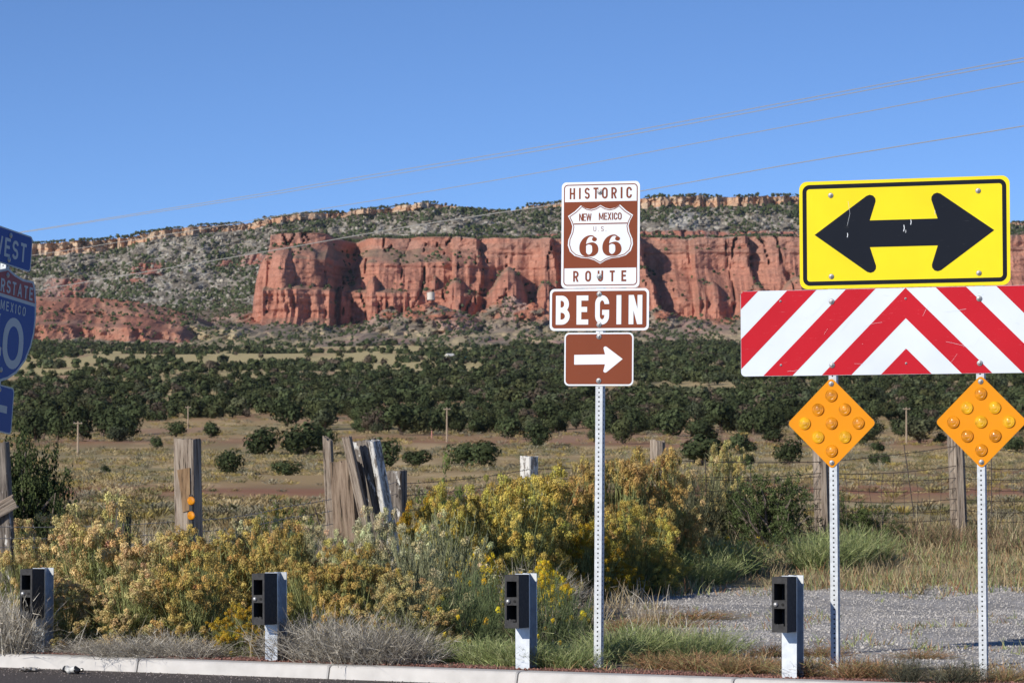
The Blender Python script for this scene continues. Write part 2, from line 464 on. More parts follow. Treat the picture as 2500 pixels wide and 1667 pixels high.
for u, v, hw, D in [(910, 669, 17, 46), (952, 700, 22, 34), (1010, 702, 24, 30), (1114, 673, 25, 52), (1204, 696, 17, 44), (1242, 645, 31, 56), (1331, 679, 22, 44), (1400, 690, 26, 40), (1742, 683, 23, 40), (1650, 700, 22, 30), (1850, 690, 30, 36), (1950, 670, 34, 40), (1060, 668, 10, 26), (838, 690, 22, 34)]:
    doms.append((PX(u, 3005), 3022, PZ(v, 2990), hw * 1.1, D * 1.5, 140, 2.0, 1.65))
for d in doms: Yr = np.minimum(Yr, dome(*d))
ty = np.where(Yr < Yu, 1, ty_up)
Ym = np.minimum(Yr, Yu)
bench = (ty == 1) & (ZZ > 278)
# low red badland hill on the left
hx = PX(np.array([-400, 70, 215, 320, 395, 460, 500]), 2700); hzt = np.array([181, 181, 180, 175, 168, 158, 130])
zl = np.interp(mx, hx, hzt)[None] + (fbm(XX / 60, 0 * XX, 2, 61) - .5) * 4
lump = np.abs(vn(XX / 26 + ZZ / 60, ZZ / 90, 62) - .5) * 70 + np.abs(vn(XX / 11 + ZZ / 30, ZZ / 50, 63) - .5) * 26
hf = (ZZ - 118) / np.maximum(zl - 118, 1)
Yh = 2590 + np.interp(hf, [0, .35, .45, .6, .66, 1], [0, 22, 62, 88, 130, 190]) + lump * (1 - 0.6 * ss(.62, .75, hf)) - 25
Yh = np.where((ZZ < zl) & (XX < PX(505, 2700)), Yh, INF)
ty = np.where(Yh < Ym, 5, ty); Ym = np.minimum(Ym, Yh)
# grey foothills and aprons
Ya = 2480 + (ZZ - 112) / 0.105 + (fbm(XX / 55, ZZ / 30, 4, 71) - 0.5) * 210
def cone(xc, yc, zt, sl):
    r = (zt - ZZ) / sl * (1 + (fbm(XX / 16, ZZ / 14, 3, 72) - .5) * 0.55)
    d2 = r * r - (XX - xc) ** 2
    return np.where((r > 0) & (d2 > 0), yc - np.sqrt(np.maximum(d2, 0)), INF)
for u, v, y, sl in [(470, 776, 2720, .42), (560, 788, 2700, .35), (953, 743, 2880, .62), (1010, 752, 2860, .5), (1056, 731, 2872, .42), (1120, 752, 2870, .5), (1245, 716, 2900, .6), (1300, 735, 2860, .55), (1420, 740, 2880, .55), (1605, 745, 2880, .6), (1860, 730, 2900, .6), (2050, 735, 2900, .6), (760, 783, 2800, .4)]:
    Ya = np.minimum(Ya, cone(PX(u, y), y, PZ(v, y - 12), sl))
Ya = np.where(ZZ < 200, Ya, INF)
ty = np.where(Ya < Ym, 6, ty); Ym = np.minimum(Ym, Ya)
# relief detail
isr = (ty == 1) & ~bench
up = ss(238, 262, ZZ + (fbm(XX / 60, 0 * XX, 2, 54) - .5) * 20)
flut = (np.abs(vn(XX / 8 + vn(XX / 20, ZZ / 30, 55), ZZ / 70, 56) - .5) * 2) * 9 + (vn(XX / 3.2, ZZ / 26, 57) - .5) * 5
low = ss(240, 180, ZZ + (fbm(XX / 25, 0 * XX, 2, 160) - .5) * 24)
crk = ss(.035, .0, np.abs(vn(XX / 11 + .6 * vn(XX / 9, ZZ / 16, 157), ZZ / 75, 158) - .5)) * ss(.35, .6, vn(XX / 30, ZZ / 22, 159))
Ym = Ym + isr * (flut * (0.35 + 0.6 * low) * (1 - .5 * up) + (vn(0 * XX + 2, ZZ / 3.2, 58) - .5) * 2.2 + (fbm(XX / 16, ZZ / 12, 4, 59) - .5) * 9 + crk * 17)
Ym = Ym + (ty == 5) * (fbm(XX / 7, ZZ / 7, 3, 64) - .5) * 12
Ym = Ym + (ty == 6) * ((fbm(XX / 8, ZZ / 5, 3, 73) - .5) * 30)
# rock colours
red = np.array((0.50, 0.225, 0.155)); redp = np.array((0.55, 0.315, 0.235)); redb = np.array((0.40, 0.225, 0.17))
c = np.zeros(XX.shape + (3,))
strat = vn(0 * XX + 1, (ZZ + (fbm(XX / 120, 0 * XX, 2, 74) - .5) * 8) / 4.0, 75)
cr = mixc(red, redp, 0.55 * ss(.45, .8, strat) * (0.4 + .6 * up))
cr = mixc(cr, redb, 0.75 * up * ss(.3, .65, fbm(XX / 30, ZZ / 8, 3, 76)))
cr = mixc(cr, (0.33, 0.12, 0.08), 0.4 * ss(.58, .75, vn(XX / 4, ZZ / 40, 77)) * low)
dYc = np.abs(np.gradient(Yr, axis=0) / np.gradient(ZZ, axis=0))
cr = mixc(cr, (0.30, 0.125, 0.085), 0.6 * ss(.62, .78, vn(0 * XX + 7, (ZZ + (fbm(XX / 90, 0 * XX, 2, 174) - .5) * 6) / 2.1, 175)) * ss(.4, .6, vn(XX / 60, ZZ / 12, 176)))
cr = mixc(cr, (0.25, 0.115, 0.085), 0.55 * ss(.60, .72, vn(XX / 3.6, ZZ / 60, 177)) * ss(.45, .65, vn(XX / 26, ZZ / 30, 178)))
cr = mixc(cr, mixc((0.36, 0.24, 0.17), (0.25, 0.20, 0.14), ss(.4, .6, fbm(XX / 7, ZZ / 5, 3, 179))), .75 * ss(1.2, 2.6, dYc) * ss(.38, .55, fbm(XX / 22, ZZ / 12, 3, 180)))
cr = mixc(cr, (0.42, 0.31, 0.24), ss(274.5, 276.5, zw) * ss(.35, .6, vn(XX / 12, 0 * XX, 78)))
tal = mixc((0.31, 0.275, 0.225), (0.20, 0.175, 0.14), ss(.35, .65, fbm(XX / 22, ZZ / 14, 4, 81)))
tal = mixc(tal, (0.54, 0.51, 0.45), 0.85 * ss(.60, .70, fbm(XX / 5, ZZ / 4, 3, 82)))
tal = mixc(tal, (0.44, 0.43, 0.40), 0.8 * patch(1632, 1735, 508, 556, 3990) * ss(.4, .55, fbm(XX / 6 - ZZ / 9, ZZ / 20, 3, 83)))
tal = mixc(tal, (0.40, 0.38, 0.35), 0.8 * patch(410, 500, 714, 730, 3640) * ss(.35, .55, fbm(XX / 8, ZZ / 4, 3, 84)))
tal = mixc(tal, mixc((0.42, 0.18, 0.13), (0.48, 0.30, 0.24), ss(.55, .75, vn(XX / 7, ZZ / 40, 85))), red_ledge)
cp = mixc((0.62, 0.475, 0.34), (0.60, 0.37, 0.235), ss(.4, .65, fbm(XX / 40, ZZ / 6, 3, 86)))
cp = mixc(cp, (0.33, 0.22, 0.16), 0.7 * ss(.55, .75, vn(XX / 6, ZZ / 18, 87)))
had = mixc((0.42, 0.185, 0.125), (0.45, 0.25, 0.18), ss(.35, .7, fbm(XX / 30, ZZ / 9, 3, 88)))
foot = mixc((0.35, 0.28, 0.215), (0.22, 0.185, 0.135), ss(.35, .65, fbm(XX / 14, ZZ / 8, 4, 89)))
foot = mixc(foot, (0.46, 0.30, 0.24), ss(.55, .68, fbm(XX / 25, ZZ / 14, 3, 90)))
nearred = ss(-345, -300, XX) * ss(150, 163, ZZ)
foot = mixc(foot, (0.48, 0.20, 0.125), nearred * ss(.42, .6, fbm(XX / 18, ZZ / 10, 3, 91)))
foot = mixc(foot, (0.52, 0.43, 0.26), 0.8 * ss(150, 136, ZZ) * ss(.4, .55, fbm(XX / 50, ZZ / 10, 3, 92)))
for k, cc in ((1, cr), (2, tal), (3, cp), (4, tal), (5, had), (6, foot)): c = np.where((ty == k)[..., None], cc, c)
c = np.where(bench[..., None], np.array((0.22, 0.16, 0.11)), c)
ME_Y = Ym * YS
msh = MB()
nr, nc = XX.shape
i = np.arange(nr - 1)[:, None] * nc; j = np.arange(nc - 1)[None, :]
fq = np.stack([i + j, i + j + 1, i + nc + j + 1, i + nc + j], -1).reshape(-1, 4)
keep = (ZZ[:-1, :-1] <= ztop[None, :-1] + 2.5).reshape(-1)
fk = fq[keep]; used_, inv_ = np.unique(fk.reshape(-1), return_inverse=True)
msh.add(np.stack([XX, ME_Y, ZZ], -1).reshape(-1, 3)[used_], inv_.reshape(-1, 4), c.reshape(-1, 3)[used_])
tag(msh.build('mesa', M_mesa), kind='structure')

# ------------------------------------------------------------------ tree and scrub blobs for the distance
def ico(sub=0):
    t = (1 + 5 ** .5) / 2
    V = [(-1, t, 0), (1, t, 0), (-1, -t, 0), (1, -t, 0), (0, -1, t), (0, 1, t), (0, -1, -t), (0, 1, -t), (t, 0, -1), (t, 0, 1), (-t, 0, -1), (-t, 0, 1)]
    V = [np.array(p) / np.linalg.norm(p) for p in V]
    Fs = [(0, 11, 5), (0, 5, 1), (0, 1, 7), (0, 7, 10), (0, 10, 11), (1, 5, 9), (5, 11, 4), (11, 10, 2), (10, 7, 6), (7, 1, 8), (3, 9, 4), (3, 4, 2), (3, 2, 6), (3, 6, 8), (3, 8, 9), (4, 9, 5), (2, 4, 11), (6, 2, 10), (8, 6, 7), (9, 8, 1)]
    for _ in range(sub):
        mid = {}; G = []
        def mp(a, b):
            k = (min(a, b), max(a, b))
            if k not in mid:
                p = V[a] + V[b]; V.append(p / np.linalg.norm(p)); mid[k] = len(V) - 1
            return mid[k]
        for a, b, c_ in Fs:
            x, y, z = mp(a, b), mp(b, c_), mp(c_, a)
            G += [(a, x, z), (b, y, x), (c_, z, y), (x, y, z)]
        Fs = G
    return np.array(V), np.array(Fs)
ICO0 = ico(0); ICO1 = ico(1)

def scatter(mb, variants, P, S, rot, C):
    """many copies of small base meshes joined: P positions, S sizes (n,3), C tints"""
    P = np.asarray(P); S = np.asarray(S); C = np.asarray(C); n = len(P)
    if n == 0: return
    pick = rng.integers(0, len(variants), n)
    for k, (V, Fc, VC) in enumerate(variants):
        s = pick == k
        if not s.any(): continue
        p, sc, r, cc = P[s], S[s], rot[s], C[s]
        X = V[None] * sc[:, None, :]
        ca, sa = np.cos(r)[:, None], np.sin(r)[:, None]
        Q = np.stack([X[..., 0] * ca - X[..., 1] * sa, X[..., 0] * sa + X[..., 1] * ca, X[..., 2]], -1) + p[:, None]
        m = len(V)
        FF = (Fc[None] + (np.arange(len(p)) * m)[:, None, None]).reshape(-1, Fc.shape[1])
        mb.add(Q.reshape(-1, 3), FF, (VC[None] * cc[:, None]).reshape(-1, 3))

def blob_variant(seed, lobes=3, base=ICO0, jit=.28):
    r = np.random.default_rng(seed); Vs, Fs, Cs, n = [], [], [], 0
    for k in range(lobes):
        V, Fc = base
        V = V * (1 + (r.random((len(V), 1)) - .5) * 2 * jit)
        s = (0.62 if lobes > 1 else 1) * (0.7 + .5 * r.random())
        o = (r.random(3) - .5) * np.array((.95, .95, .6)) if lobes > 1 else np.zeros(3)
        V = V * s * np.array((.5, .5, .5)) + o * .7 + np.array((0, 0, .5))
        Vs.append(V); Fs.append(Fc + n); n += len(V)
        Cs.append(np.tile(0.75 + .5 * r.random((len(V), 1)), (1, 3)))
    V = np.concatenate(Vs); V[:, 2] = np.maximum(V[:, 2], -0.05)
    return V, np.concatenate(Fs), np.concatenate(Cs)

def tuft_variant(seed, n=150, lobes=5, size=.16, rag=.38):
    """leaf-clump crown: outward-facing ragged triangles over several lobes, in a unit box standing on z=0"""
    r = np.random.default_rng(seed); Vs, Cs = [], []
    L = [(np.array((0, 0, .5)), .42)] + [(np.array(((r.random() - .5) * .62, (r.random() - .5) * .62, .25 + .5 * r.random())), .2 + .16 * r.random()) for _ in range(lobes)]
    for k in range(n):
        o, R = L[r.integers(0, len(L))]
        d = r.normal(size=3); d /= np.linalg.norm(d)
        p = o + d * R * (1.1 - rag + rag * r.random() ** .6)
        a = np.cross(d, r.normal(size=3)); a /= np.linalg.norm(a); b = np.cross(d, a)
        s = size * (.5 + r.random())
        d2 = d * .5
        T = np.array([p + a * s * .6, p - a * s * .4 + b * s * .6 + d2 * s * (r.random() - .3), p - a * s * .3 - b * s * .6 + d2 * s * (r.random() - .3)])
        Vs.append(T); Cs.append(np.full((3, 3), .6 + .75 * r.random()))
    V = np.concatenate(Vs); V[:, 2] = np.maximum(V[:, 2], .0)
    return V, np.arange(len(V)).reshape(-1, 3), np.concatenate(Cs)

B1 = [blob_variant(s, 1) for s in range(4)]
B2 = [blob_variant(10 + s, 2) for s in range(5)]
T60 = [tuft_variant(20 + s, 60, 3, .34) for s in range(6)]
T140 = [tuft_variant(30 + s, 230, 6, .15, .5) for s in range(8)]
JUN = np.array((0.058, 0.076, 0.034))
def tree_tint(n, r=rng):
    t = JUN[None] * (0.6 + .8 * r.random((n, 1))) + np.array((.022, .012, .004))[None] * r.random((n, 1)) ** 2 + np.array((.02, .02, .02))[None] * (r.random((n, 1)) < .15)
    d = r.random(n) < .07                                 # a few dead grey or brown ones
    t[d] = np.array((.12, .095, .07)) * (0.7 + .5 * r.random((d.sum(), 1)))
    return t

# woodland on the mesa: far too small and many to count
def relief_pick(n, dens):
    d = dens * (mz[1] - mz[0]); d = d / d.sum()
    k = rng.choice(d.size, n, p=d.reshape(-1))
    r_, c_ = np.unravel_index(k, d.shape)
    return np.stack([XX[r_, c_] + rng.uniform(-1, 1, n), ME_Y[r_, c_] + 1.0, ZZ[r_, c_] - .6], -1)
dY = np.abs(np.gradient(Ym, axis=0) / np.gradient(ZZ, axis=0))      # how flat the ground lies
tn = fbm(XX / 45, ZZ / 18, 4, 95)
gully = fbm(XX / 16, ZZ / 30, 3, 96)
dark = ss(.45, .57, tn + .25 * ss(30, 8, zcap[None] - ZZ) * ss(-640, -300, XX))
dn_t = (ty == 2) * (0.22 + 1.7 * dark) * (1 - .85 * red_ledge) * (ZZ < zcap[None] - 1)
dn_t = dn_t * (1 - .75 * patch(1632, 1735, 508, 556, 3990)) + (ty == 4) * (ZZ < ztop[None] + 2) * 2.5
dn_t = dn_t + 1.6 * (ty == 2) * patch(180, 640, 735, 800, 3500)
wd = MB()
P = relief_pick(11200, dn_t)
n = len(P); S = rng.uniform(3.0, 6.4, n)
scatter(wd, B1, P, np.stack([S * 1.1, S * 1.1, S], -1), rng.random(n) * 6.3, tree_tint(n))
dn_r = (ty == 1) * ss(1.0, 2.4, dY) * (.08 + ss(.45, .6, gully)) * (ZZ < 278) + bench * (ZZ < 288) * 3.0
P = relief_pick(3100, dn_r); n = len(P); S = rng.uniform(2.4, 5.2, n)
scatter(wd, B1, P, np.stack([S * 1.1, S * 1.1, S], -1), rng.random(n) * 6.3, tree_tint(n))
dn_h = (ty == 5) * (.15 + 2.2 * ss(.5, .65, hf) * ss(.74, .64, hf) + 1.2 * ss(.52, .68, fbm(XX / 20, ZZ / 12, 3, 97)) + 5 * ss(.96, 1.0, hf) + 2.5 * ss(.68, .82, hf) * ss(PX(190, 2700), PX(330, 2700), XX))
dn_f = (ty == 6) * (.35 + 1.6 * ss(.42, .6, fbm(XX / 22, ZZ / 12, 3, 98))) * (1 - .6 * nearred * (ZZ > 168))
P = relief_pick(7600, dn_h * .7 + dn_f); n = len(P); S = rng.uniform(2.6, 5.4, n)
scatter(wd, B2, P, np.stack([S * 1.2, S * 1.2, S], -1), rng.random(n) * 6.3, tree_tint(n))
# trees along the skyline
xs = rng.uniform(-1250, 1250, 3250); dens = fbm(xs / 30, xs * 0, 3, 99)
xs = xs[dens > .40]; ci = np.clip(np.searchsorted(mx, xs), 0, len(mx) - 1)
P = np.stack([xs, (Yb[0, ci] + 10 + rng.uniform(0, 14, len(xs))) * YS, ztop[ci] - .5], -1); S = rng.uniform(2.2, 5.6, len(xs)) * np.where(rng.random(len(xs)) < .08, 1.5, 1)
scatter(wd, B2, P, np.stack([S * 1.15, S * 1.15, S], -1), rng.random(len(xs)) * 6.3, tree_tint(len(xs)))
o = wd.build('mesa_woodland', M_far)
tag(o, 'dark pinyon and juniper woodland speckling the slopes and rim of the mesa', 'woodland', kind='stuff')
# fallen boulders on the talus
bl = MB()
dn_b = (ty == 2) * (ZZ < zcap[None] - 3) * (.25 + ss(.45, .6, fbm(XX / 30, ZZ / 15, 3, 101))) * np.where(XX < -200, 1.6, .6)
P = relief_pick(3200, dn_b); n = len(P); S = rng.uniform(1.6, 4.2, n) * np.where(rng.random(n) < .08, 1.9, 1)
scatter(bl, B1, P, np.stack([S * 1.2, S, S * rng.uniform(.7, 1.3, n)], -1), rng.random(n) * 6.3, np.array((.36, .33, .275))[None] * rng.uniform(.75, 1.2, (n, 1)))
tag(bl.build('talus_boulders', M_stone), 'pale fallen boulders strewn over the mesa talus', 'boulders', kind='stuff')

# ------------------------------------------------------------------ junipers on the plain
def juniper_mesh(seed, n):
    V, Fc, C_ = tuft_variant(seed, n, 10, .085, .6)
    m = MB(); m.add(V, Fc, C_); me = m.mesh('crown'); me.materials.append(M_far)
    r = np.random.default_rng(seed); t = MB()
    for k in range(3):
        a = r.random() * 6.3
        t.tube([(0, 0, -.08), (.03 * math.cos(a), .03 * math.sin(a), .15), (.2 * math.cos(a), .2 * math.sin(a), .5)], [.05, .04, .015], 5, (.16, .12, .09))
    mt = t.mesh('trunk'); mt.materials.append(M_bark)
    return me, mt
JM = [juniper_mesh(200 + s, 950) for s in range(10)]
def juniper(x, y, w, hgt, tint, label, group):
    e = empty('juniper_tree', (x, y, float(gz(x, y)) - .1), (0, 0, random.random() * 6.28))
    e.scale = (w, w, hgt)
    k = random.randrange(len(JM))
    c_ = put('crown', JM[k][0], e); c_.color = (*tint, 1)
    put('trunk', JM[k][1], e)
    tag(e, label, 'tree', group)
    return e
# those standing alone on the open flat (photo column, row of the foot, width and height in photo pixels)
lone = [(638, 1111, 74, 74), (702, 1164, 60, 38), (560, 1158, 58, 60), (744, 1112, 100, 82), (790, 1105, 60, 60), (935, 1150, 66, 76), (1012, 1146, 64, 44), (1130, 1142, 74, 62), (1180, 1144, 76, 62), (1313, 1095, 56, 60),
        (1238, 1072, 62, 56), (1712, 1140, 106, 74), (1806, 1110, 66, 52), (1762, 1150, 28, 44), (1828, 1146, 34, 34), (1925, 1142, 54, 66), (2132, 1143, 26, 32), (2143, 1108, 34, 28), (2160, 1140, 24, 30), (256, 1164, 28, 28), (384, 1098, 26, 32),
        (430, 1062, 44, 40), (515, 1068, 46, 40), (86, 1085, 60, 70), (140, 1080, 50, 66), (200, 1082, 70, 86), (285, 1078, 84, 66), (105, 1075, 60, 76), (250, 1060, 70, 70), (320, 1050, 66, 70), (1890, 1085, 50, 40), (1545, 1060, 60, 60), (1640, 1062, 70, 72), (1760, 1056, 72, 76), (1840, 1058, 64, 70), (2060, 1055, 60, 66), (2240, 1060, 60, 60), (2330, 1062, 66, 66), (2480, 1110, 50, 42), (2200, 1062, 40, 40), (980, 1065, 90, 70), (1045, 1058, 60, 60), (1100, 1050, 70, 80), (700, 1040, 70, 70)]
for u, v, w, hgt in lone:
    Y = plain_depth(v); X = (u - 1250) / F * Y; k = Y / F
    juniper(X, Y, w * k * 1.12, hgt * k * 1.08, (JUN * random.uniform(.75, 1.25)), 'dark green juniper standing clear on the open flat before the woods', 'junipers dotted over the open flat')
# the woods behind
cand = []
N = 36500
Yc = np.sqrt(rng.uniform(660 ** 2, 3750 ** 2, N)); Xc = rng.uniform(-.215, .215, N) * Yc
vc = 1110 - F * (gz(Xc, Yc) - CZ) / Yc; uc = 1250 + F * Xc / Yc
cl = fbm(Xc / 55, Yc / 110, 4, 111); cl2 = fbm(Xc / 28, Yc / 40, 3, 112)
d = 0.95 * ss(.22, .40, cl)
d = np.where(vc > 1060, .09 * ss(.48, .6, cl), d)
d = np.where((vc > 1030) & (vc <= 1060), .75 * ss(.30, .46, cl), d)
left_clear = (uc < 1180) & (vc < 925 + (uc < 420) * 15)
d = np.where(left_clear, .05 + .34 * ss(.54, .62, cl), d)
d = np.where((uc < 950) & (vc < 845) & (vc > 808), .10 * ss(.45, .6, cl), d)
d = np.where((uc < 480) & (vc < 858) & (vc > 822), .5, d)
d = np.where((uc > 430) & (uc < 1330) & (vc < 862) & (vc > 812), .05 + .14 * ss(.53, .62, cl), d)
d = np.where((uc > 1250) & (vc < 940), .7, d)
ok = rng.random(N) < d
X_, Y_, v_ = Xc[ok], Yc[ok], vc[ok]
order = np.argsort(Y_); X_, Y_ = X_[order], Y_[order]
hts = rng.uniform(2.4, 5.8, len(X_)) * np.where(rng.random(len(X_)) < .1, 1.25, 1)
wds = hts * rng.uniform(.85, 1.3, len(X_))
vis = np.abs(X_ / Y_) < .152
near_i = np.where(vis)[0][:250]
tints = tree_tint(len(X_))
for q in near_i:
    juniper(float(X_[q]), float(Y_[q]), wds[q], hts[q], tints[q], 'bushy dark juniper at the near edge of the woods below the mesa', 'junipers along the near edge of the woods')
rest = np.ones(len(X_), bool); rest[near_i] = False
P = np.stack([X_, Y_, gz(X_, Y_) - .15], -1)
fr = MB()
a_ = rest & (Y_ < 1700); b_ = rest & (Y_ >= 1700)
for m_, var in ((a_, T140), (b_, T60)):
    scatter(fr, var, P[m_], np.stack([wds[m_], wds[m_], hts[m_]], -1), rng.random(m_.sum()) * 6.3, tints[m_])
tag(fr.build('juniper_woods', M_far), 'dense dark juniper woods spreading up to the foot of the cliffs', 'woods', kind='stuff')
print('plain trees', len(X_))

# low scrub over the flat
sc_ = MB()
def brush_variant(seed, n=70):
    r = np.random.default_rng(seed); b = np.stack([r.normal(0, .16, n), r.normal(0, .16, n), np.zeros(n)], -1)
    d = np.stack([b[:, 0] * 1.7 + r.normal(0, .25, n), b[:, 1] * 1.7 + r.normal(0, .25, n), np.full(n, .8)], -1)
    d *= (r.uniform(.55, 1.05, (n, 1)) / np.linalg.norm(d, axis=1)[:, None]); a = r.normal(size=(n, 3)); a[:, 2] = 0
    a *= .055 / np.linalg.norm(a, axis=1)[:, None]
    s0 = b + d * .15; V = np.stack([s0 - a * .6, s0 + d * .75 + a, b + d - a * .3], 1).reshape(-1, 3)
    return V, np.arange(3 * n).reshape(-1, 3), np.repeat(.8 + .4 * r.random((n, 1)), 3, 0) * np.ones((1, 3))
T90 = [brush_variant(60 + s) for s in range(8)]
T40 = [brush_variant(80 + s, 34) for s in range(8)]
N = 34500
Yc = 100 * np.exp(rng.random(N) * math.log(11)); Xc = rng.uniform(-.20, .20, N) * Yc
vc = 1110 - F * (gz(Xc, Yc) - CZ) / Yc
cl = fbm(Xc / 12, Yc / 30, 4, 121)
ok = rng.random(N) < ss(.36, .56, cl) * np.where((vc > 1185) & (vc < 1215), .25, .85) * np.where(vc > 1215, .22, 1)
X_, Y_ = Xc[ok], Yc[ok]; n = len(X_)
S = rng.uniform(.24, .85, n) * (1 + .5 * ss(300, 700, Y_)) * (.75 + .25 * ss(100, 220, Y_))
pal = np.array([(.29, .27, .19), (.33, .28, .12), (.46, .37, .21), (.22, .215, .11), (.42, .33, .11), (.36, .33, .235), (.50, .40, .23), (.34, .26, .14)])
scol = pal[rng.integers(0, 8, n)] * rng.uniform(.7, 1.05, (n, 1)) * (.72 + .28 * ss(110, 260, Y_))[:, None]
for m_, var in ((Y_ < 280, T90), (Y_ >= 280, T40)):
    scatter(sc_, var, np.stack([X_, Y_, gz(X_, Y_) - .04], -1)[m_], np.stack([S * 1.6, S * 1.6, S * .85], -1)[m_], rng.random(m_.sum()) * 6.3, scol[m_])
tag(sc_.build('field_scrub', M_far), 'low sage and rabbitbrush scrub covering the open flat', 'scrub', kind='stuff')
print('scrub', n)
# ------------------------------------------------------------------ lettering built from strokes
def arc(cx, cy, rx, ry, a0, a1, n=14):
    return [(cx + rx * math.cos(math.radians(a0 + (a1 - a0) * i / n)), cy + ry * math.sin(math.radians(a0 + (a1 - a0) * i / n))) for i in range(n + 1)]
def letter(ch, w, t):
    """strokes ('p', points, closed) and polygons ('q', corners) of a highway-style capital in the box w x 1"""
    h = t / 2; R = w / 2 - h; ry = min(.5 - h, R * 1.25); m = w / 2
    st = lambda x: ('p', [(x, 0), (x, 1)], False)
    hb = lambda y, a, b: ('p', [(a, y), (b, y)], False)
    def dg(x0, y0, x1, y1, k=1.0):
        tx = t * k * math.hypot(x1 - x0, y1 - y0) / abs(y1 - y0) / 2
        return ('q', [(x0 - tx, y0), (x0 + tx, y0), (x1 + tx, y1), (x1 - tx, y1)])
    if ch == 'H': return [st(h), st(w - h), hb(.5, t, w - t)]
    if ch == 'I': return [st(m)]
    if ch == 'T': return [hb(1 - h, 0, w), ('p', [(m, 0), (m, 1 - t)], False)]
    if ch == 'E': return [st(h), hb(1 - h, t, w), hb(h, t, w), hb(.52, t, w * .9)]
    if ch == 'O' or ch == '0': return [('p', arc(m, 1 - h - ry, R, ry, 0, 180) + arc(m, h + ry, R, ry, 180, 360), True)]
    if ch == 'C': return [('p', [(w - h, .68)] + arc(m, 1 - h - ry, R, ry, 0, 180) + arc(m, h + ry, R, ry, 180, 360) + [(w - h, .32)], False)]
    if ch == 'G': return [('p', [(w - h, .70)] + arc(m, 1 - h - ry, R, ry, 0, 180) + arc(m, h + ry, R, ry, 180, 360) + [(w - h, .50)], False), hb(.50 - h, m, w - t)]
    if ch == 'U': return [('p', [(h, 1)] + arc(m, h + ry, R, ry, 180, 360) + [(w - h, 1)], False)]
    if ch == 'S':
        q = (1 - t) / 4
        return [('p', arc(m, .5 + q, R, q, 15, 270, 18) + arc(m, .5 - q, R, q, 90, -165, 18)[1:], False)]
    if ch == 'R': return [st(h), ('p', [(t, 1 - h)] + arc(w - h - .22, 1 - h - .235, .22, .235, 90, -90, 12) + [(t, 1 - h - .47)], False), dg(w - h * 1.1, 0, m * 1.0, .46, .95)]
    if ch == 'B': return [st(h), ('p', [(t, 1 - h)] + arc(w - h - .21, 1 - h - .205, .18, .205, 90, -90, 12) + [(t, 1 - h - .41)], False), ('p', [(t, .5 + h * .1)] + arc(w - h - .21, (h + .5) / 2, .21, (.5 - h) / 2, 90, -90, 12) + [(t, h)], False)]
    if ch == 'N': return [st(h), st(w - h), dg(w - h * 1.2, 0, h * 1.2, 1, .9)]
    if ch == 'M': return [st(h), st(w - h), dg(m, .12, h * 1.2, 1, .8), dg(m, .12, w - h * 1.2, 1, .8)]
    if ch == 'W': return [dg(w * .27, 0, h, 1, .85), dg(w * .27, 0, m, 1, .8), dg(w * .73, 0, m, 1, .8), dg(w * .73, 0, w - h, 1, .85)]
    if ch == 'X': return [dg(h, 0, w - h, 1, .9), dg(w - h, 0, h, 1, .9)]
    if ch == 'A': return [dg(h, 0, m, 1, .85), dg(w - h, 0, m, 1, .85), hb(.3, w * .27, w * .73)]
    if ch == '4': return [('p', [(w - t * 1.3, 0), (w - t * 1.3, 1)], False), hb(.28, 0, w), dg(h, .22, w - t * 1.1, 1, .85)]
    if ch == '.': return [('q', [(0, 0), (t * 1.1, 0), (t * 1.1, t * 1.1), (0, t * 1.1)])]
    return []
def ribbon(pts, t, closed):
    P = np.array(pts, float)
    keep = [0] + [i for i in range(1, len(P)) if np.linalg.norm(P[i] - P[i - 1]) > 1e-5]
    P = P[keep]
    if closed and np.linalg.norm(P[0] - P[-1]) < 1e-5: P = P[:-1]
    n = len(P)
    w = np.broadcast_to(np.asarray(t, float), (n,)) if np.ndim(t) == 0 else np.asarray(t, float)[:n]
    L, Rr = [], []
    for i in range(n):
        a = P[i - 1] if (i > 0 or closed) else None
        b = P[(i + 1) % n] if (i < n - 1 or closed) else None
        d1 = (P[i] - a) / np.linalg.norm(P[i] - a) if a is not None else None
        d2 = (b - P[i]) / np.linalg.norm(b - P[i]) if b is not None else None
        if d1 is None: d1 = d2
        if d2 is None: d2 = d1
        n1 = np.array((-d1[1], d1[0])); n2 = np.array((-d2[1], d2[0])); mm = n1 + n2
        mm = mm / max(np.linalg.norm(mm), 1e-6); k = 1 / max(.35, mm @ n1)
        L.append(P[i] + mm * w[i] / 2 * k); Rr.append(P[i] - mm * w[i] / 2 * k)
    V = np.array(L + Rr)
    m = n if closed else n - 1
    return V, np.array([(i, n + i, n + (i + 1) % n, (i + 1) % n) for i in range(m)])
LW = {'I': .26, 'M': .82, 'W': .92, 'N': .62, 'E': .54, 'T': .56, 'S': .60, 'O': .66, 'C': .62, 'R': .62, 'H': .62, 'U': .62, 'G': .64, 'B': .64, 'X': .64, 'A': .70, '0': .66, '4': .74, '.': .2, ' ': .35}
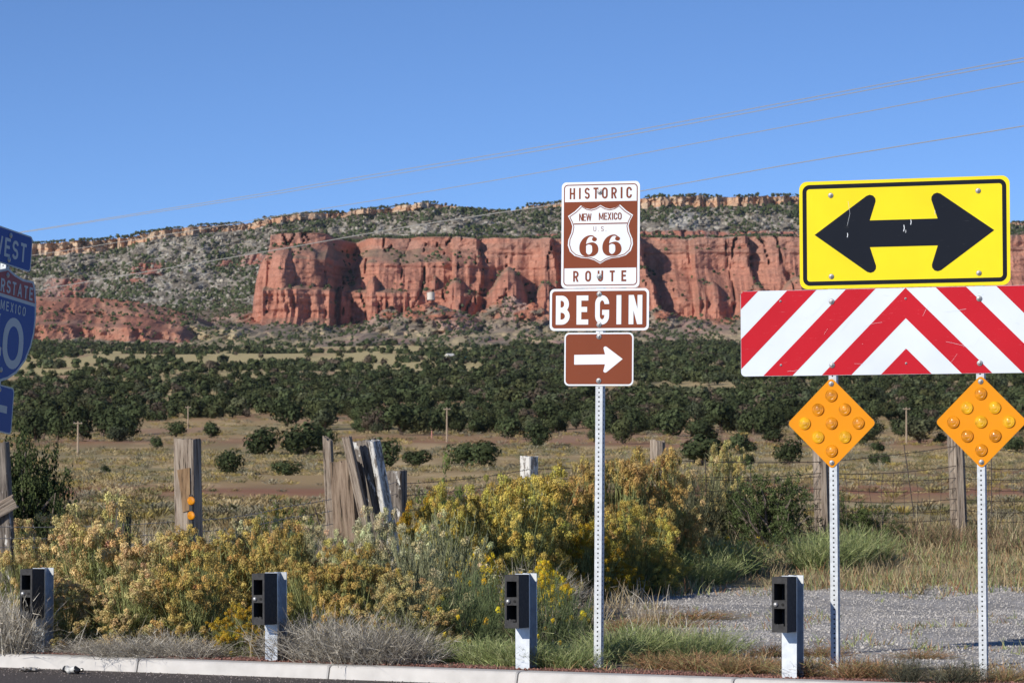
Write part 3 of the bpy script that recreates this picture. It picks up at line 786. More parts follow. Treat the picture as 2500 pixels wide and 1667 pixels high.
class Flat:
    """flat print on a sign face: x right, z up, y the layer (towards the viewer is negative)"""
    def __init__(s, y): s.mb = MB(); s.y = y; s.k = 0
    def put2(s, V, Fc):
        y = s.y - 0.00012 * s.k; s.k += 1
        V = np.asarray(V); s.mb.add(np.stack([V[:, 0], np.full(len(V), y), V[:, 1]], -1), Fc)
    def poly(s, pts):
        from mathutils.geometry import tessellate_polygon
        tr = tessellate_polygon([[Vector((p[0], p[1], 0)) for p in pts]])
        V = np.array(pts)
        out = []
        for a, b, c_ in tr:
            ar = (V[b][0] - V[a][0]) * (V[c_][1] - V[a][1]) - (V[b][1] - V[a][1]) * (V[c_][0] - V[a][0])
            out.append((a, b, c_) if ar > 0 else (a, c_, b))
        s.put2(V, np.array(out)); return s
    def line(s, pts, t, closed=False):
        V, Fc = ribbon(pts, t, closed); s.put2(V, Fc); return s
    def text(s, txt, xc, z0, hgt, width, t, cond=1.0):
        """capital text centred on xc, its overall width given"""
        ws = [LW[c_] * cond for c_ in txt]
        gap = (width / hgt - sum(ws)) / max(1, len(txt) - 1)
        x = -width / hgt / 2
        for c_, w in zip(txt, ws):
            for pr in letter(c_, w, t):
                if pr[0] == 'p':
                    V, Fc = ribbon(pr[1], t, pr[2])
                else:
                    V = np.array(pr[1]); Fc = np.array([(0, 1, 2, 3)])
                s.put2(np.stack([(V[:, 0] + x) * hgt + xc, V[:, 1] * hgt + z0], -1), Fc)
            x += w + gap
        return s
    def build(s, name, mat, parent): return s.mb.build(name, mat, parent)

def rrect(x0, x1, z0, z1, r, n=6):
    o = []
    for cx, cz, a in ((x1 - r, z1 - r, 0), (x0 + r, z1 - r, 90), (x0 + r, z0 + r, 180), (x1 - r, z0 + r, 270)):
        o += arc(cx, cz, r, r, a, a + 90, n)
    return o
def plate(name, pts, mat, parent, th=0.003, y=0.0):
    """aluminium blank cut to an outline; front face at y"""
    from mathutils.geometry import tessellate_polygon
    V2 = np.array(pts); n = len(V2)
    tr = tessellate_polygon([[Vector((p[0], p[1], 0)) for p in pts]])
    fr = []
    for a, b, c_ in tr:
        ar = (V2[b][0] - V2[a][0]) * (V2[c_][1] - V2[a][1]) - (V2[b][1] - V2[a][1]) * (V2[c_][0] - V2[a][0])
        fr.append((a, b, c_) if ar > 0 else (a, c_, b))
    V = np.concatenate([np.stack([V2[:, 0], np.full(n, y), V2[:, 1]], -1), np.stack([V2[:, 0], np.full(n, y + th), V2[:, 1]], -1)])
    m = MB(); m.add(V, fr + [(a + n, c_ + n, b + n) for a, b, c_ in fr])
    m.add(V, [((i + 1) % n, i, n + i, n + (i + 1) % n) for i in range(n)])
    return m.build(name, mat, parent)
def bolt(parent, x, z, y, r=.011):
    m = MB(); m.lathe([(r, 0), (r, .004), (r * .75, .009), (r * .3, .012), (0.0001, .0125)], 10, M=Matrix.Translation((x, y, z)) @ Matrix.Rotation(math.pi / 2, 4, 'X'))
    m.lathe([(r * 1.7, 0.0001), (r * 1.7, .002), (r, .0025)], 10, M=Matrix.Translation((x, y, z)) @ Matrix.Rotation(math.pi / 2, 4, 'X'))
    return m.build('bolt', M_bolt, parent, smooth=True)
def perforated_post(parent, w, hgt, pitch=.033, hr=.0064, y0=0.0, x0=0.0, z0=-.15):
    """square steel tube with a punched hole in every cell of every side; y0 is its front face"""
    m = MB(); n = int((hgt - z0) / pitch)
    ang = np.arange(8) * math.pi / 4
    cell = [(w / 2 * s_[0], pitch / 2 * s_[1]) for s_ in ((1, 0), (1, 1), (0, 1), (-1, 1), (-1, 0), (-1, -1), (0, -1), (1, -1))]
    V2 = np.array([(hr * math.cos(a), hr * math.sin(a)) for a in ang] + cell)
    Fc = np.array([(i, (i + 1) % 8, 8 + (i + 1) % 8, 8 + i) for i in range(8)])[:, ::-1]
    for side in range(4):
        ca, sa = math.cos(side * math.pi / 2), math.sin(side * math.pi / 2)
        for i in range(n):
            z = z0 + pitch * (i + .5)
            a = V2[:, 0]; b = -w / 2 * np.ones(16)
            m.add(np.stack([a * ca - b * sa + x0, a * sa + b * ca + y0 + w / 2, V2[:, 1] + z], -1), Fc)
    li = MB(); li.box((x0, y0 + w / 2, (z0 + hgt) / 2), (w - .012, w - .012, hgt - z0 - .02)); li.build('inner_shade_block', M_blackd, parent)  # near-black block added as the shade seen through the punched holes
    return m.build('post', M_galvp, parent)
def loc2(root_loc, rz, u, v):
    """local (x, z) on a vertical plane through root_loc turned by rz where the photo shows pixel (u, v)"""
    d = ray(u, v); n = Vector((math.sin(rz), -math.cos(rz), 0)); p0 = Vector(root_loc); o = Vector((0, 0, CZ))
    t = (p0 - o).dot(n) / d.dot(n); p = o + d * t - p0
    return p.dot(Vector((math.cos(rz), math.sin(rz), 0))), p.z

# ------------------------------------------------------------------ the route sign
RZ1 = -math.radians(22)
L1 = (0.612, 24.77, 0.10)
rs = empty('route_sign', L1, (0, math.radians(.45), RZ1))
tag(rs, 'historic route 66 sign with brown begin and arrow plates on perforated post', 'road sign')
PW = .054
perforated_post(rs, PW, 3.40)
TL = math.radians(.45)
def box1(u0, u1, v0, v1):
    um, vm = (u0 + u1) / 2, (v0 + v1) / 2
    xs = [loc2(L1, RZ1, u0, vm)[0], loc2(L1, RZ1, u1, vm)[0]]; zs = [loc2(L1, RZ1, um, v1)[1], loc2(L1, RZ1, um, v0)[1]]
    zm = sum(zs) / 2
    return xs[0] - zm * TL, xs[1] - zm * TL, zs[0], zs[1]
YF = -.006
# historic plate
a0, a1, b0, b1 = box1(1371.5, 1562.5, 444, 703)
H = plate('historic_plate', rrect(a0, a1, b0, b1, .035), S_white, rs, y=YF)
sx = (a1 - a0) / (738 - 236); sz = (b1 - b0) / (793 - 112)
hx_ = lambda x: a0 + (x - 237) * sx
hz_ = lambda y: b1 - (y - 115) * sz
e1 = YF - .0006
Flat(e1).line(rrect(a0 + .021, a1 - .021, b0 + .021, b1 - .021, .026), .0075, True).build('border', S_brown, H)
zb0, zb1 = hz_(668), hz_(242)
Flat(e1 - .0003).poly([(a0 + .018, zb0), (a1 - .018, zb0), (a1 - .018, zb1), (a0 + .018, zb1)]).build('brown_field', S_brown, H)
xm = (a0 + a1) / 2
Flat(e1 - .0004).text('HISTORIC', xm, hz_(224), (224 - 152) * sz, 398 * sx, .155, .82).build('lettering', S_brown, H)
Flat(e1 - .0004).text('ROUTE', xm - .004, hz_(755), (755 - 685) * sz, 340 * sx, .17, .86).build('lettering', S_brown, H)
half = [(0, 265), (30, 283), (62, 291), (95, 284), (126, 265), (165, 302), (209, 332), (190, 368), (180, 400), (187, 440), (206, 485), (209, 520), (196, 560), (165, 588), (120, 602), (75, 606), (38, 618), (0, 641)]
shp = [(xm + p[0] * sx, hz_(p[1])) for p in half] + [(xm - p[0] * sx, hz_(p[1])) for p in half[::-1][1:-1]]
shp = shp[::-1]
SH = Flat(e1 - .0016).poly(shp).build('shield', S_white, H)
cz_ = hz_(450)
inn = [(xm + (p[0] - xm) * .945, cz_ + (p[1] - cz_) * .955) for p in shp]
Flat(e1 - .0022).line(inn, .006, True).line([(xm - 172 * sx, hz_(384)), (xm + 172 * sx, hz_(384))], .0085).build('shield_border', S_brown, H)
t2 = e1 - .0024
Flat(t2).text('NEW', xm - 97 * sx, hz_(365), (365 - 318) * sz, 80 * sx, .15, .86).build('lettering', S_brown, H)
Flat(t2).text('MEXICO', xm + 63 * sx, hz_(361), (361 - 315) * sz, 146 * sx, .15, .86).build('lettering', S_brown, H)
Flat(t2).text('U.S.', xm - 2 * sx, hz_(434), (434 - 402) * sz, 84 * sx, .11, .95).build('lettering', S_brown, H)
def six(fl, x0, z0, w, hgt):
    cl_ = [(.80, .80), (.76, .90), (.66, .955), (.54, .955), (.42, .90), (.30, .78), (.215, .60), (.19, .42), (.215, .24), (.31, .105), (.50, .045), (.69, .10), (.80, .22), (.825, .34), (.79, .47), (.69, .575), (.52, .60), (.40, .565), (.32, .50)]
    tw = [.05, .055, .06, .07, .12, .21, .30, .34, .31, .20, .085, .19, .29, .31, .28, .18, .075, .06, .05]
    P = np.array(cl_); n = len(P); s_ = np.linspace(0, n - 1, 70)
    def cr(a):
        out = []
        for q in s_:
            i = min(int(q), n - 2); f = q - i
            p0, p1, p2, p3 = a[max(i - 1, 0)], a[i], a[i + 1], a[min(i + 2, n - 1)]
            out.append(.5 * (2 * p1 + (p2 - p0) * f + (2 * p0 - 5 * p1 + 4 * p2 - p3) * f * f + (3 * p1 - p0 - 3 * p2 + p3) * f ** 3))
        return np.array(out)
    V, Fc = ribbon(cr(P), cr(np.array(tw)), False)
    fl.put2(np.stack([V[:, 0] * w + x0, V[:, 1] * hgt + z0], -1), Fc)
    d = [(x0 + (.78 + .125 * math.cos(a)) * w, z0 + (.80 + .10 * math.sin(a)) * hgt) for a in np.linspace(0, 2 * math.pi, 17)[:-1]]
    fl.poly(d)
for q_, x_ in ((594, -137), (592, 11)):
    f6 = Flat(t2); six(f6, xm + x_ * sx, hz_(q_), 128 * sx, 138 * sz); f6.build('numeral', S_brown, H)
for zz in (hz_(181), hz_(722)): bolt(rs, 0, zz, YF - .002, .012)
# begin plate
a0, a1, b0, b1 = box1(1343, 1585, 704.6, 807)
B = plate('begin_plate', rrect(a0, a1, b0, b1, .035), S_white, rs, y=YF)
Flat(e1).poly(rrect(a0 + .017, a1 - .017, b0 + .017, b1 - .017, .024)).build('brown_field', S_brown, B)
kz = (b1 - b0) / 268
Flat(e1 - .0006).text('BEGIN', (a0 + a1) / 2 - .001, b0 + 39 * kz, 186 * kz, .665, .175, .80).build('lettering', S_white, B)
bolt(rs, 0, b1 - .040, YF - .002, .012); bolt(rs, 0, b0 + .042, YF - .002, .012)
# arrow plate
a0, a1, b0, b1 = box1(1378.4, 1547.2, 812, 941.6)
A = plate('arrow_plate', rrect(a0, a1, b0, b1, .035), S_white, rs, y=YF)
Flat(e1).poly(rrect(a0 + .011, a1 - .011, b0 + .011, b1 - .011, .028)).build('brown_field', S_brown, A)
qx = lambda x: a0 + (x - 257) * (a1 - a0) / 441
qz = lambda y: b1 - (y - 1077) * (b1 - b0) / 338
def rnd(cx, cy, r, s0, s1, n=5): return [(qx(cx + r * math.cos(math.radians(s0 + (s1 - s0) * i / n))), qz(cy - r * math.sin(math.radians(s0 + (s1 - s0) * i / n)))) for i in range(n + 1)]
ar = [(qx(321), qz(1280)), (qx(518), qz(1278))] + rnd(520, 1318, 13, 195, 310) + [(qx(630), qz(1245))] + rnd(520, 1178, 13, 50, 165) + [(qx(518), qz(1216)), (qx(321), qz(1218))]
Flat(e1 - .0006).poly(ar).build('arrow', S_white, A)
bolt(rs, 0, b1 - .028, YF - .002, .012); bolt(rs, 0, b0 + .036, YF - .002, .012)

# ------------------------------------------------------------------ the double arrow and chevron board on two posts
RZ2 = -math.radians(20)
L2 = (2.235, 23.89, 0.10)
ba = empty('barricade_sign', L2, (0, -math.radians(.28), RZ2))
tag(ba, 'yellow double arrow sign above red and white chevron board on two perforated posts', 'road sign')
T2 = -math.radians(.28)
px2 = loc2(L2, RZ2, 2399.7, 1657)[0]
def pt2(u, v):
    x, z = loc2(L2, RZ2, u, v)
    return x - z * T2, z
# yellow plate, measured at its four corners
yl = pt2(1952.5, 575)[0]; yr = pt2(2466.4, 560)[0]; yt = pt2(2209, 437.5)[1]; yb = pt2(2209, 702)[1]
for x in (0, px2): perforated_post(ba, .054, yt - .04, x0=x)
Yp = plate('double_arrow_plate', rrect(yl, yr, yb, yt, .055), S_yellow, ba, y=YF)
Flat(e1).line(rrect(yl + .038, yr - .038, yb + .038, yt - .038, .035, 6), .030, True).build('border', S_black, Yp)
cx_, cz_ = (yl + yr) / 2, (yb + yt) / 2; k = (yt - yb) / 741
def harr(s_):
    # right half of the double arrow, in zoomed photo pixels from the centre
    o = [(615, 2)]
    o += [(230 + 40 * math.cos(math.radians(a)) , 228 + 40 * math.sin(math.radians(a))) for a in (55, 90, 125, 160, 190)]
    o += [(232, 92)]
    pts = o + [(x, -y) for x, y in o[::-1][:-1]]
    return pts
hp = harr(1)
upper = hp[:7]; 
outl = [(x, y) for x, y in upper] + [(-x, y) for x, y in upper[::-1]] + [(-x, -y) for x, y in upper[1:]] + [(x, -y) for x, y in upper[1:][::-1]]
kx = (yr - yl) / 1440
Flat(e1 - .0006).poly([(cx_ + x * kx, cz_ + y * k) for x, y in outl]).build('double_arrow', S_black, Yp)
sc = Flat(e1 - .0014)
for x_, z_, l_, w_ in ((-.40, .06, .17, .0013), (-.40, -.02, .03, .005), (.0, .01, .045, .0055), (.014, .0, .02, .003), (.05, .055, .035, .005), (.22, .12, .03, .002)):
    sc.line([(cx_ + x_, cz_ + z_), (cx_ + x_ + l_ * .12, cz_ + z_ + l_ * .5), (cx_ + x_ + l_ * .05, cz_ + z_ + l_)], w_)
tag(sc.build('scratches', S_white, Yp), kind='stuff')
for x in (0, px2):
    for z in (yt - .10, yb + .085): bolt(ba, x, z, YF - .002, .011)
# chevron board
bl_ = pt2(1809, 817)[0]; bc = pt2(2212, 800)[0]; br = 2 * bc - bl_
bt = pt2(2212, 703.6)[1]; bb_ = pt2(2212, 914.5)[1]
YB = -.004
Bp = plate('chevron_board', rrect(bl_, br, bb_, bt, .03), S_white2, ba, y=YB)
kx = (bc - bl_) / (1210 - 82); kz = (bt - bb_) / 592
chev = Flat(YB - .0006)
hgt_ = bt - bb_
slope_z = 592.0 / (1210 - 640)       # rise of a stripe per run, zoomed pixels: 640 -> 1210 over the board height
def clip_half(poly, f):
    out = []
    for i in range(len(poly)):
        p, q = poly[i], poly[(i + 1) % len(poly)]
        a, b = f(p), f(q)
        if a >= 0: out.append(p)
        if (a >= 0) != (b >= 0):
            t = a / (a - b); out.append((p[0] + (q[0] - p[0]) * t, p[1] + (q[1] - p[1]) * t))
    return out
for sgn in (-1, 1):
    hw_ = bc - bl_ - .002
    run = hgt_ / (592 * kz) * (1210 - 640) * kx
    pw = 202 * kx; per = 402 * kx
    for q in range(-2, 5):
        # stripe's bottom edge starts at distance x0 from the centre line
        x0 = 170 * kx - pw + per * q
        po = [(x0, bb_ + .0015), (x0 + pw, bb_ + .0015), (x0 + pw - run, bt - .0015), (x0 - run, bt - .0015)]
        po = clip_half(po, lambda p: p[0]); 
        if len(po) >= 3: po = clip_half(po, lambda p: hw_ - p[0])
        if len(po) >= 3:
            rr = .03   # keep clear of the rounded corners
            po = clip_half(po, lambda p: (hw_ - p[0]) + (bt - p[1]) - rr * .6)
            if len(po) >= 3: po = clip_half(po, lambda p: (hw_ - p[0]) + (p[1] - bb_) - rr * .6)
        if len(po) >= 3: chev.poly([(bc + sgn * x, z) for x, z in po][::sgn])
chev.build('chevron_stripes', S_red, Bp)
sc = Flat(YB - .0042); r3 = random.Random(5)
for q in range(34):
    x_ = r3.uniform(bl_ + .05, br - .05); z_ = r3.uniform(bb_ + .03, bt - .03); a_ = r3.choice((r3.gauss(0, .15), r3.gauss(.9, .2), r3.gauss(-.4, .2))); l_ = r3.uniform(.02, .22) * r3.random()
    p_ = [(x_ + l_ * t_ * math.cos(a_), z_ + l_ * t_ * math.sin(a_) + r3.uniform(-.003, .003)) for t_ in (0, .3, .6, 1)]
    p_ = [(min(max(x, bl_ + .02), br - .02), min(max(z, bb_ + .01), bt - .01)) for x, z in p_]
    sc.line(p_, r3.uniform(.0007, .0015))
tag(sc.build('scratches', S_white2, Bp), kind='stuff')
for x in (0, px2):
    for z in (bt - .085, bb_ + .07): bolt(ba, x, z, YB - .003, .012)
for x in (bl_ + .29, bc, br - .29):
    for z in (bt - .075, bb_ + .075): bolt(ba, x, z, YB - .001, .005)
# amber diamonds with nine button reflectors each
def diamond(uc_, u0, u1, v0, v1, bright):
    xc_, zc_ = pt2(uc_, (v0 + v1) / 2); hw_ = (pt2(u1, (v0 + v1) / 2)[0] - pt2(u0, (v0 + v1) / 2)[0]) / 2; hh_ = (pt2(uc_, v0)[1] - pt2(uc_, v1)[1]) / 2
    e_ = (hw_ + hh_) / 2
    pts = []
    for a in (0, 90, 180, 270):
        cx2, cz2 = xc_ + (e_ - .025) * math.cos(math.radians(a)), zc_ + (e_ - .025) * math.sin(math.radians(a))
        pts += [(cx2 + .028 * math.cos(math.radians(a + b)), cz2 + .028 * math.sin(math.radians(a + b))) for b in (-45, -22, 0, 22, 45)]
    D = plate('object_marker', pts, S_orange, ba, y=YF)
    k_ = 0
    for i_ in (-1, 0, 1):
        for j_ in (-1, 0, 1):
            x = xc_ + (i_ + j_) * .1005 * e_ / .318; z = zc_ + (j_ - i_) * .1005 * e_ / .318
            m = MB(); r_ = .0435
            m.lathe([(r_, 0), (r_, .006), (r_ * .9, .011), (r_ * .82, .0095), (r_ * .62, .013), (r_ * .5, .0120), (r_ * .3, .0145), (r_ * .16, .015), (.0008, .0150)], 20, M=Matrix.Translation((x, YF - .0003, z)) @ Matrix.Rotation(math.pi / 2, 4, 'X'))
            b_ = m.build('reflector', M_amber2 if k_ in bright else M_amber, D, smooth=False)
            m = MB(); m.lathe([(.0055, 0), (.0055, .0175), (.0001, .018)], 8, M=Matrix.Translation((x, YF, z)) @ Matrix.Rotation(math.pi / 2, 4, 'X'))
            k_ += 1
    bolt(ba, xc_, zc_ + e_ - .03, YF - .002, .011); bolt(ba, xc_, zc_ - e_ + .03, YF - .002, .011)
diamond(2030.7, 1926.8, 2133.6, 926, 1140, (3, 0, 7))
diamond(2395.7, 2288.8, 2502.5, 921.7, 1141, (8, 1, 4, 5))

# ------------------------------------------------------------------ interstate sign in shade on the left
RZ3 = math.radians(66)
L3 = tuple(at(6, 1330, 28.3)); L3 = (L3[0], L3[1], .1)
iv = empty('interstate_sign', L3, (0, math.radians(7.2), RZ3))
tag(iv, 'shaded blue interstate shield with west plate on a leaning post', 'road sign')
T3 = math.tan(math.radians(7.2))
def pt3(u, v):
    x, z = loc2(L3, RZ3, u, v); c_, s_ = math.cos(math.radians(7.2)), math.sin(math.radians(7.2))
    return x * c_ - z * s_, x * s_ + z * c_
zt_w = pt3(24, 560)[1]; zb_w = pt3(24, 650)[1]
x_r = pt3(77, 605)[0]; x_c = pt3(22, 605)[0]
perforated_post(iv, .054, zt_w - .05, x0=x_c)
hw_ = x_r - x_c
Wp = plate('west_plate', rrect(x_c - hw_, x_r, zb_w, zt_w, .035), S_grey, iv, y=YF)
Flat(e1).poly(rrect(x_c - hw_ + .012, x_r - .012, zb_w + .012, zt_w - .012, .03)).build('blue_field', S_blue, Wp)
hh = zt_w - zb_w
Flat(e1 - .0006).text('WEST', x_c, zb_w + .22 * hh, hh * .52, hw_ * 1.48, .17, 1.0).build('lettering', S_grey, Wp)
zt_s = zb_w - .02; zb_s = pt3(0, 932)[1]; hs = zt_s - zb_s; ws = pt3(86, 760)[0] - x_c + .01
hp_ = [(0, 1.0), (.12, .965), (.26, .945), (.42, .955), (.455, .90), (.485, .78), (.5, .64), (.49, .50), (.455, .38), (.38, .24), (.25, .11), (.12, .04), (0, 0)]
def shield(sc, zc=.5): return [(x_c + x * 2 * ws * sc, zb_s + hs * (zc + (z - zc) * sc)) for x, z in hp_] + [(x_c - x * 2 * ws * sc, zb_s + hs * (zc + (z - zc) * sc)) for x, z in hp_[::-1][1:-1]]
Sp = plate('interstate_shield', shield(1)[::-1], S_grey, iv, y=YF)
inn = shield(.955)
cutz = zb_s + hs * .735
lowp = clip_half(inn, lambda p: cutz - p[1]); uppp = clip_half(inn, lambda p: p[1] - cutz - .028)
Flat(e1).poly(lowp[::-1]).build('blue_field', S_blue, Sp)
Flat(e1).poly(uppp[::-1]).build('red_crown', S_red2, Sp)
for q_ in (('INTERSTATE', .78, .115, 1.66, .17, .95), ('40', .135, .45, 1.42, .165, 1.12)):
    Flat(e1 - .0006).text(q_[0], x_c - (.06 * ws if q_[0] == '40' else 0), zb_s + hs * q_[1], hs * q_[2], ws * q_[3], q_[4], q_[5]).build('lettering', S_grey, Sp)
for w_, o_, l_ in (('NEW', -.46, .38), ('MEXICO', .245, .80)): Flat(e1 - .0006).text(w_, x_c + o_ * ws, zb_s + hs * .625, hs * .082, ws * l_, .16, .95).build('lettering', S_grey, Sp)
zt_a = pt3(20, 944)[1]; zb_a = pt3(20, 1060)[1]; wa = pt3(30, 1000)[0] - x_c
Ap = plate('arrow_plate', rrect(x_c - wa, x_c + wa, zb_a, zt_a, .035), S_grey, iv, y=YF)
Flat(e1).poly(rrect(x_c - wa + .012, x_c + wa - .012, zb_a + .012, zt_a - .012, .03)).build('blue_field', S_blue, Ap)
zm = (zt_a + zb_a) / 2
Flat(e1 - .0006).poly([(x_c - wa * .7, zm), (x_c - wa * .2, zm - .10), (x_c - wa * .2, zm - .03), (x_c + wa * .6, zm - .03), (x_c + wa * .6, zm + .03), (x_c - wa * .2, zm + .03), (x_c - wa * .2, zm + .10)]).build('arrow', S_grey, Ap)
for z in (zt_w - .05, zb_w + .05, zt_s - .06, zb_s + .1, zt_a - .04, zb_a + .04): bolt(iv, x_c, z, YF - .002, .014)

# ------------------------------------------------------------------ kerb
jx = [-6.9, -5.55, -4.15, -2.75, -1.269, .105, 1.580, 3.0, 4.45, 5.9]
jx = [-6.9 - 1.42 * q for q in range(6, 0, -1)] + jx + [5.9 + 1.42 * q for q in range(1, 7)]
kr = empty('kerb', (0, 24.6, 0), (0, 0, -KA)); tag(kr, kind='structure')
prof = [(0, -.12), (0, .102), (-.105, .100), (-.125, .096), (-.137, .086), (-.158, .004), (-.160, -.12)]
for q in range(len(jx) - 1):
    s0, s1 = jx[q] / math.cos(KA) + .006, jx[q + 1] / math.cos(KA) - .006
    n_ = 8; ss_ = [s0, s0 + .012] + list(np.linspace(s0 + .15, s1 - .15, n_)) + [s1 - .012, s1]
    V = []
    dz = random.uniform(-.003, .003)
    for si, s_ in enumerate(ss_):
        ed = .006 if si in (0, len(ss_) - 1) else 0
        for (yy, zz) in prof: V.append((s_, yy + (ed if yy < -.05 else 0) + (vn(s_ * 1.7, yy * 3, 5) - .5) * .005, zz - (ed if zz > .05 else 0) + dz))
    m_ = len(prof); Fs = []
    for a in range(len(ss_) - 1):
        for b in range(m_ - 1): Fs.append((a * m_ + b, a * m_ + b + 1, (a + 1) * m_ + b + 1, (a + 1) * m_ + b))
    Fs += [tuple(range(m_))[::-1], tuple((len(ss_) - 1) * m_ + b for b in range(m_))]
    m = MB(); m.add(np.array(V), Fs); m.build('kerb_stone', M_kerb, kr)

# ------------------------------------------------------------------ guard rail posts with block-outs, rail missing
def gpost(X, label, hgt=.66, dx=0.0, rag=0):
    Y = 24.72 - .533 * X
    e = empty('guardrail_post', (X, Y, .1), (0, random.uniform(-.008, .008), -KA + random.uniform(-.04, .04)))
    tag(e, label, 'post', 'guard rail posts along the kerb')
    m = MB(); w, d, t = .110, .130, .0075; z0, z1 = -.2, hgt
    V = [(-w / 2, 0), (w / 2, 0), (w / 2, t), (t / 2, t), (t / 2, d - t), (w / 2, d - t), (w / 2, d), (-w / 2, d), (-w / 2, d - t), (-t / 2, d - t), (-t / 2, t), (-w / 2, t)]
    n = len(V); VV = [(x, y, z0) for x, y in V] + [(x, y, z1) for x, y in V]
    m.add(np.array(VV), [(i, (i + 1) % n, n + (i + 1) % n, n + i) for i in range(n)])
    m.add(np.array([(x, y, z1) for x, y in V]), [(0, 1, 2, 11), (3, 4, 9, 10), (5, 6, 7, 8)])
    m.build('post', M_galv, e)
    # block-out: hollow body with two windows in the front
    bw, bd, bh = .112, .165, .378; x0 = dx - .004; zt = hgt - .004; zb = zt - bh; yf = -bd - .001
    m = MB(); wl = .016
    def bx(xa, xb, ya, yb, za, zb_): m.box(((xa + xb) / 2, (ya + yb) / 2, (za + zb_) / 2), (xb - xa, yb - ya, zb_ - za))
    bx(x0 - bw / 2, x0 - bw / 2 + wl, yf, -.001, zb, zt); bx(x0 + bw / 2 - wl, x0 + bw / 2, yf, -.001, zb, zt)
    for za, zc in ((zb, zb + .042), (zb + .163, zb + .22), (zt - .045, zt)): bx(x0 - bw / 2 + wl - .0005, x0 + bw / 2 - wl + .0005, yf + .0008, -.0012, za, zc)
    bx(x0 - bw / 2 + wl - .0005, x0 + bw / 2 - wl + .0005, -.022, -.0015, zb, zt)
    b = m.build('blockout', M_black, e)
    # ragged moulding flash at the lower window
    m = MB()
    for q in range(7):
        xx = x0 - bw / 2 + wl + .010 * q
        m.box((xx + .004, yf + .006, zb + .042 + .003 + random.random() * .006 * (1 + rag)), (.011, .010, .012 + random.random() * .012 * (1 + rag)))
    m.build('moulding_flash', M_black, b)
    m = MB(); m.lathe([(.0165, 0), (.0165, .007), (.013, .013), (.007, .0165), (.0001, .0175)], 14, M=Matrix.Translation((x0 - .026, yf, zb + .191)) @ Matrix.Rotation(math.pi / 2, 4, 'X'))
    m.build('bolt', M_bolt, b, smooth=True)
    m = MB(); m.lathe([(.0105, .0012), (.0105, .002), (.0001, .002)], 14, M=Matrix.Translation((x0 + .024, yf, zb + .191)) @ Matrix.Rotation(math.pi / 2, 4, 'X'))
    m.build('bolt_hole', M_blackd, b)  # flat dark disc painted in for the shade of an open hole
    m = MB(); m.lathe([(.009, 0), (.009, .006), (.0001, .008)], 10, M=Matrix.Translation((w / 2, d - .02, hgt - .17)) @ Matrix.Rotation(math.pi / 2, 4, 'Y'))
    m.build('rivet', M_bolt, e)
gpost(-3.665, 'guard rail post beside the dry grey grass at the end of the tan rabbitbrush', .655)
gpost(-1.792, 'guard rail post with dry stalks leaning on it between tan rabbitbrush and grey twigs', .655)
gpost(.075, 'guard rail post next to the perforated post of the route sign', .68, rag=1)
gpost(1.905, 'guard rail post standing before the gravel next to the chevron board posts', .70)
# ------------------------------------------------------------------ fence and old timbers
def wood(name, c0, c1, paint=0.0, crackc=(0.03, 0.025, 0.02)):
    m, n, b = newmat(name)
    b.inputs['Roughness'].default_value = .9; b.inputs['Specular IOR Level'].default_value = .15
    tc = n.nodes.new('ShaderNodeTexCoord'); mp = n.nodes.new('ShaderNodeMapping'); mp.inputs['Scale'].default_value = (22, 22, 1.6)
    nz = n.nodes.new('ShaderNodeTexNoise'); nz.inputs['Scale'].default_value = 1.6; nz.inputs['Detail'].default_value = 8; nz.inputs['Roughness'].default_value = .7
    n.links.new(tc.outputs['Object'], mp.inputs['Vector']); n.links.new(mp.outputs['Vector'], nz.inputs['Vector'])
    rp = n.nodes.new('ShaderNodeValToRGB'); e = rp.color_ramp.elements
    e[0].position = .37; e[0].color = (*crackc, 1); e[1].position = .68; e[1].color = (*c1, 1)
    x = e.new(.44); x.color = (*c0, 1)
    n.links.new(nz.outputs['Fac'], rp.inputs['Fac']); out = rp.outputs['Color']
    if paint:
        n2 = n.nodes.new('ShaderNodeTexNoise'); n2.inputs['Scale'].default_value = 5; n2.inputs['Detail'].default_value = 8; n2.inputs['Roughness'].default_value = .7
        m2 = n.nodes.new('ShaderNodeMapping'); m2.inputs['Scale'].default_value = (3, 3, 1)
        n.links.new(tc.outputs['Object'], m2.inputs['Vector']); n.links.new(m2.outputs['Vector'], n2.inputs['Vector'])
        r2 = n.nodes.new('ShaderNodeValToRGB'); r2.color_ramp.elements[0].position = .62 - paint * .3; r2.color_ramp.elements[1].position = .66 - paint * .3
        n.links.new(n2.outputs['Fac'], r2.inputs['Fac'])
        mx_ = n.nodes.new('ShaderNodeMix'); mx_.data_type = 'RGBA'; mx_.inputs[7].default_value = (.68, .67, .64, 1)
        n.links.new(r2.outputs['Color'], mx_.inputs[0]); n.links.new(out, mx_.inputs[6]); out = mx_.outputs[2]
    n.links.new(out, b.inputs['Base Color'])
    bp = n.nodes.new('ShaderNodeBump'); bp.inputs['Strength'].default_value = .9; bp.inputs['Distance'].default_value = .012
    n.links.new(nz.outputs['Fac'], bp.inputs['Height']); n.links.new(bp.outputs['Normal'], b.inputs['Normal'])
    return m
WD_grey = wood('weathered_wood', (.24, .19, .15), (.49, .42, .345))
WD_brown = wood('brown_wood', (.20, .145, .105), (.40, .31, .235))
WD_dark = wood('dark_wood', (.06, .05, .045), (.15, .125, .105))
WD_paint = wood('flaked_white_wood', (.15, .13, .115), (.34, .30, .26), .12)
WD_paint2 = wood('white_painted_wood', (.2, .18, .16), (.4, .37, .34), .55)
WD_raw = wood('raw_split_wood', (.22, .14, .08), (.38, .26, .155))

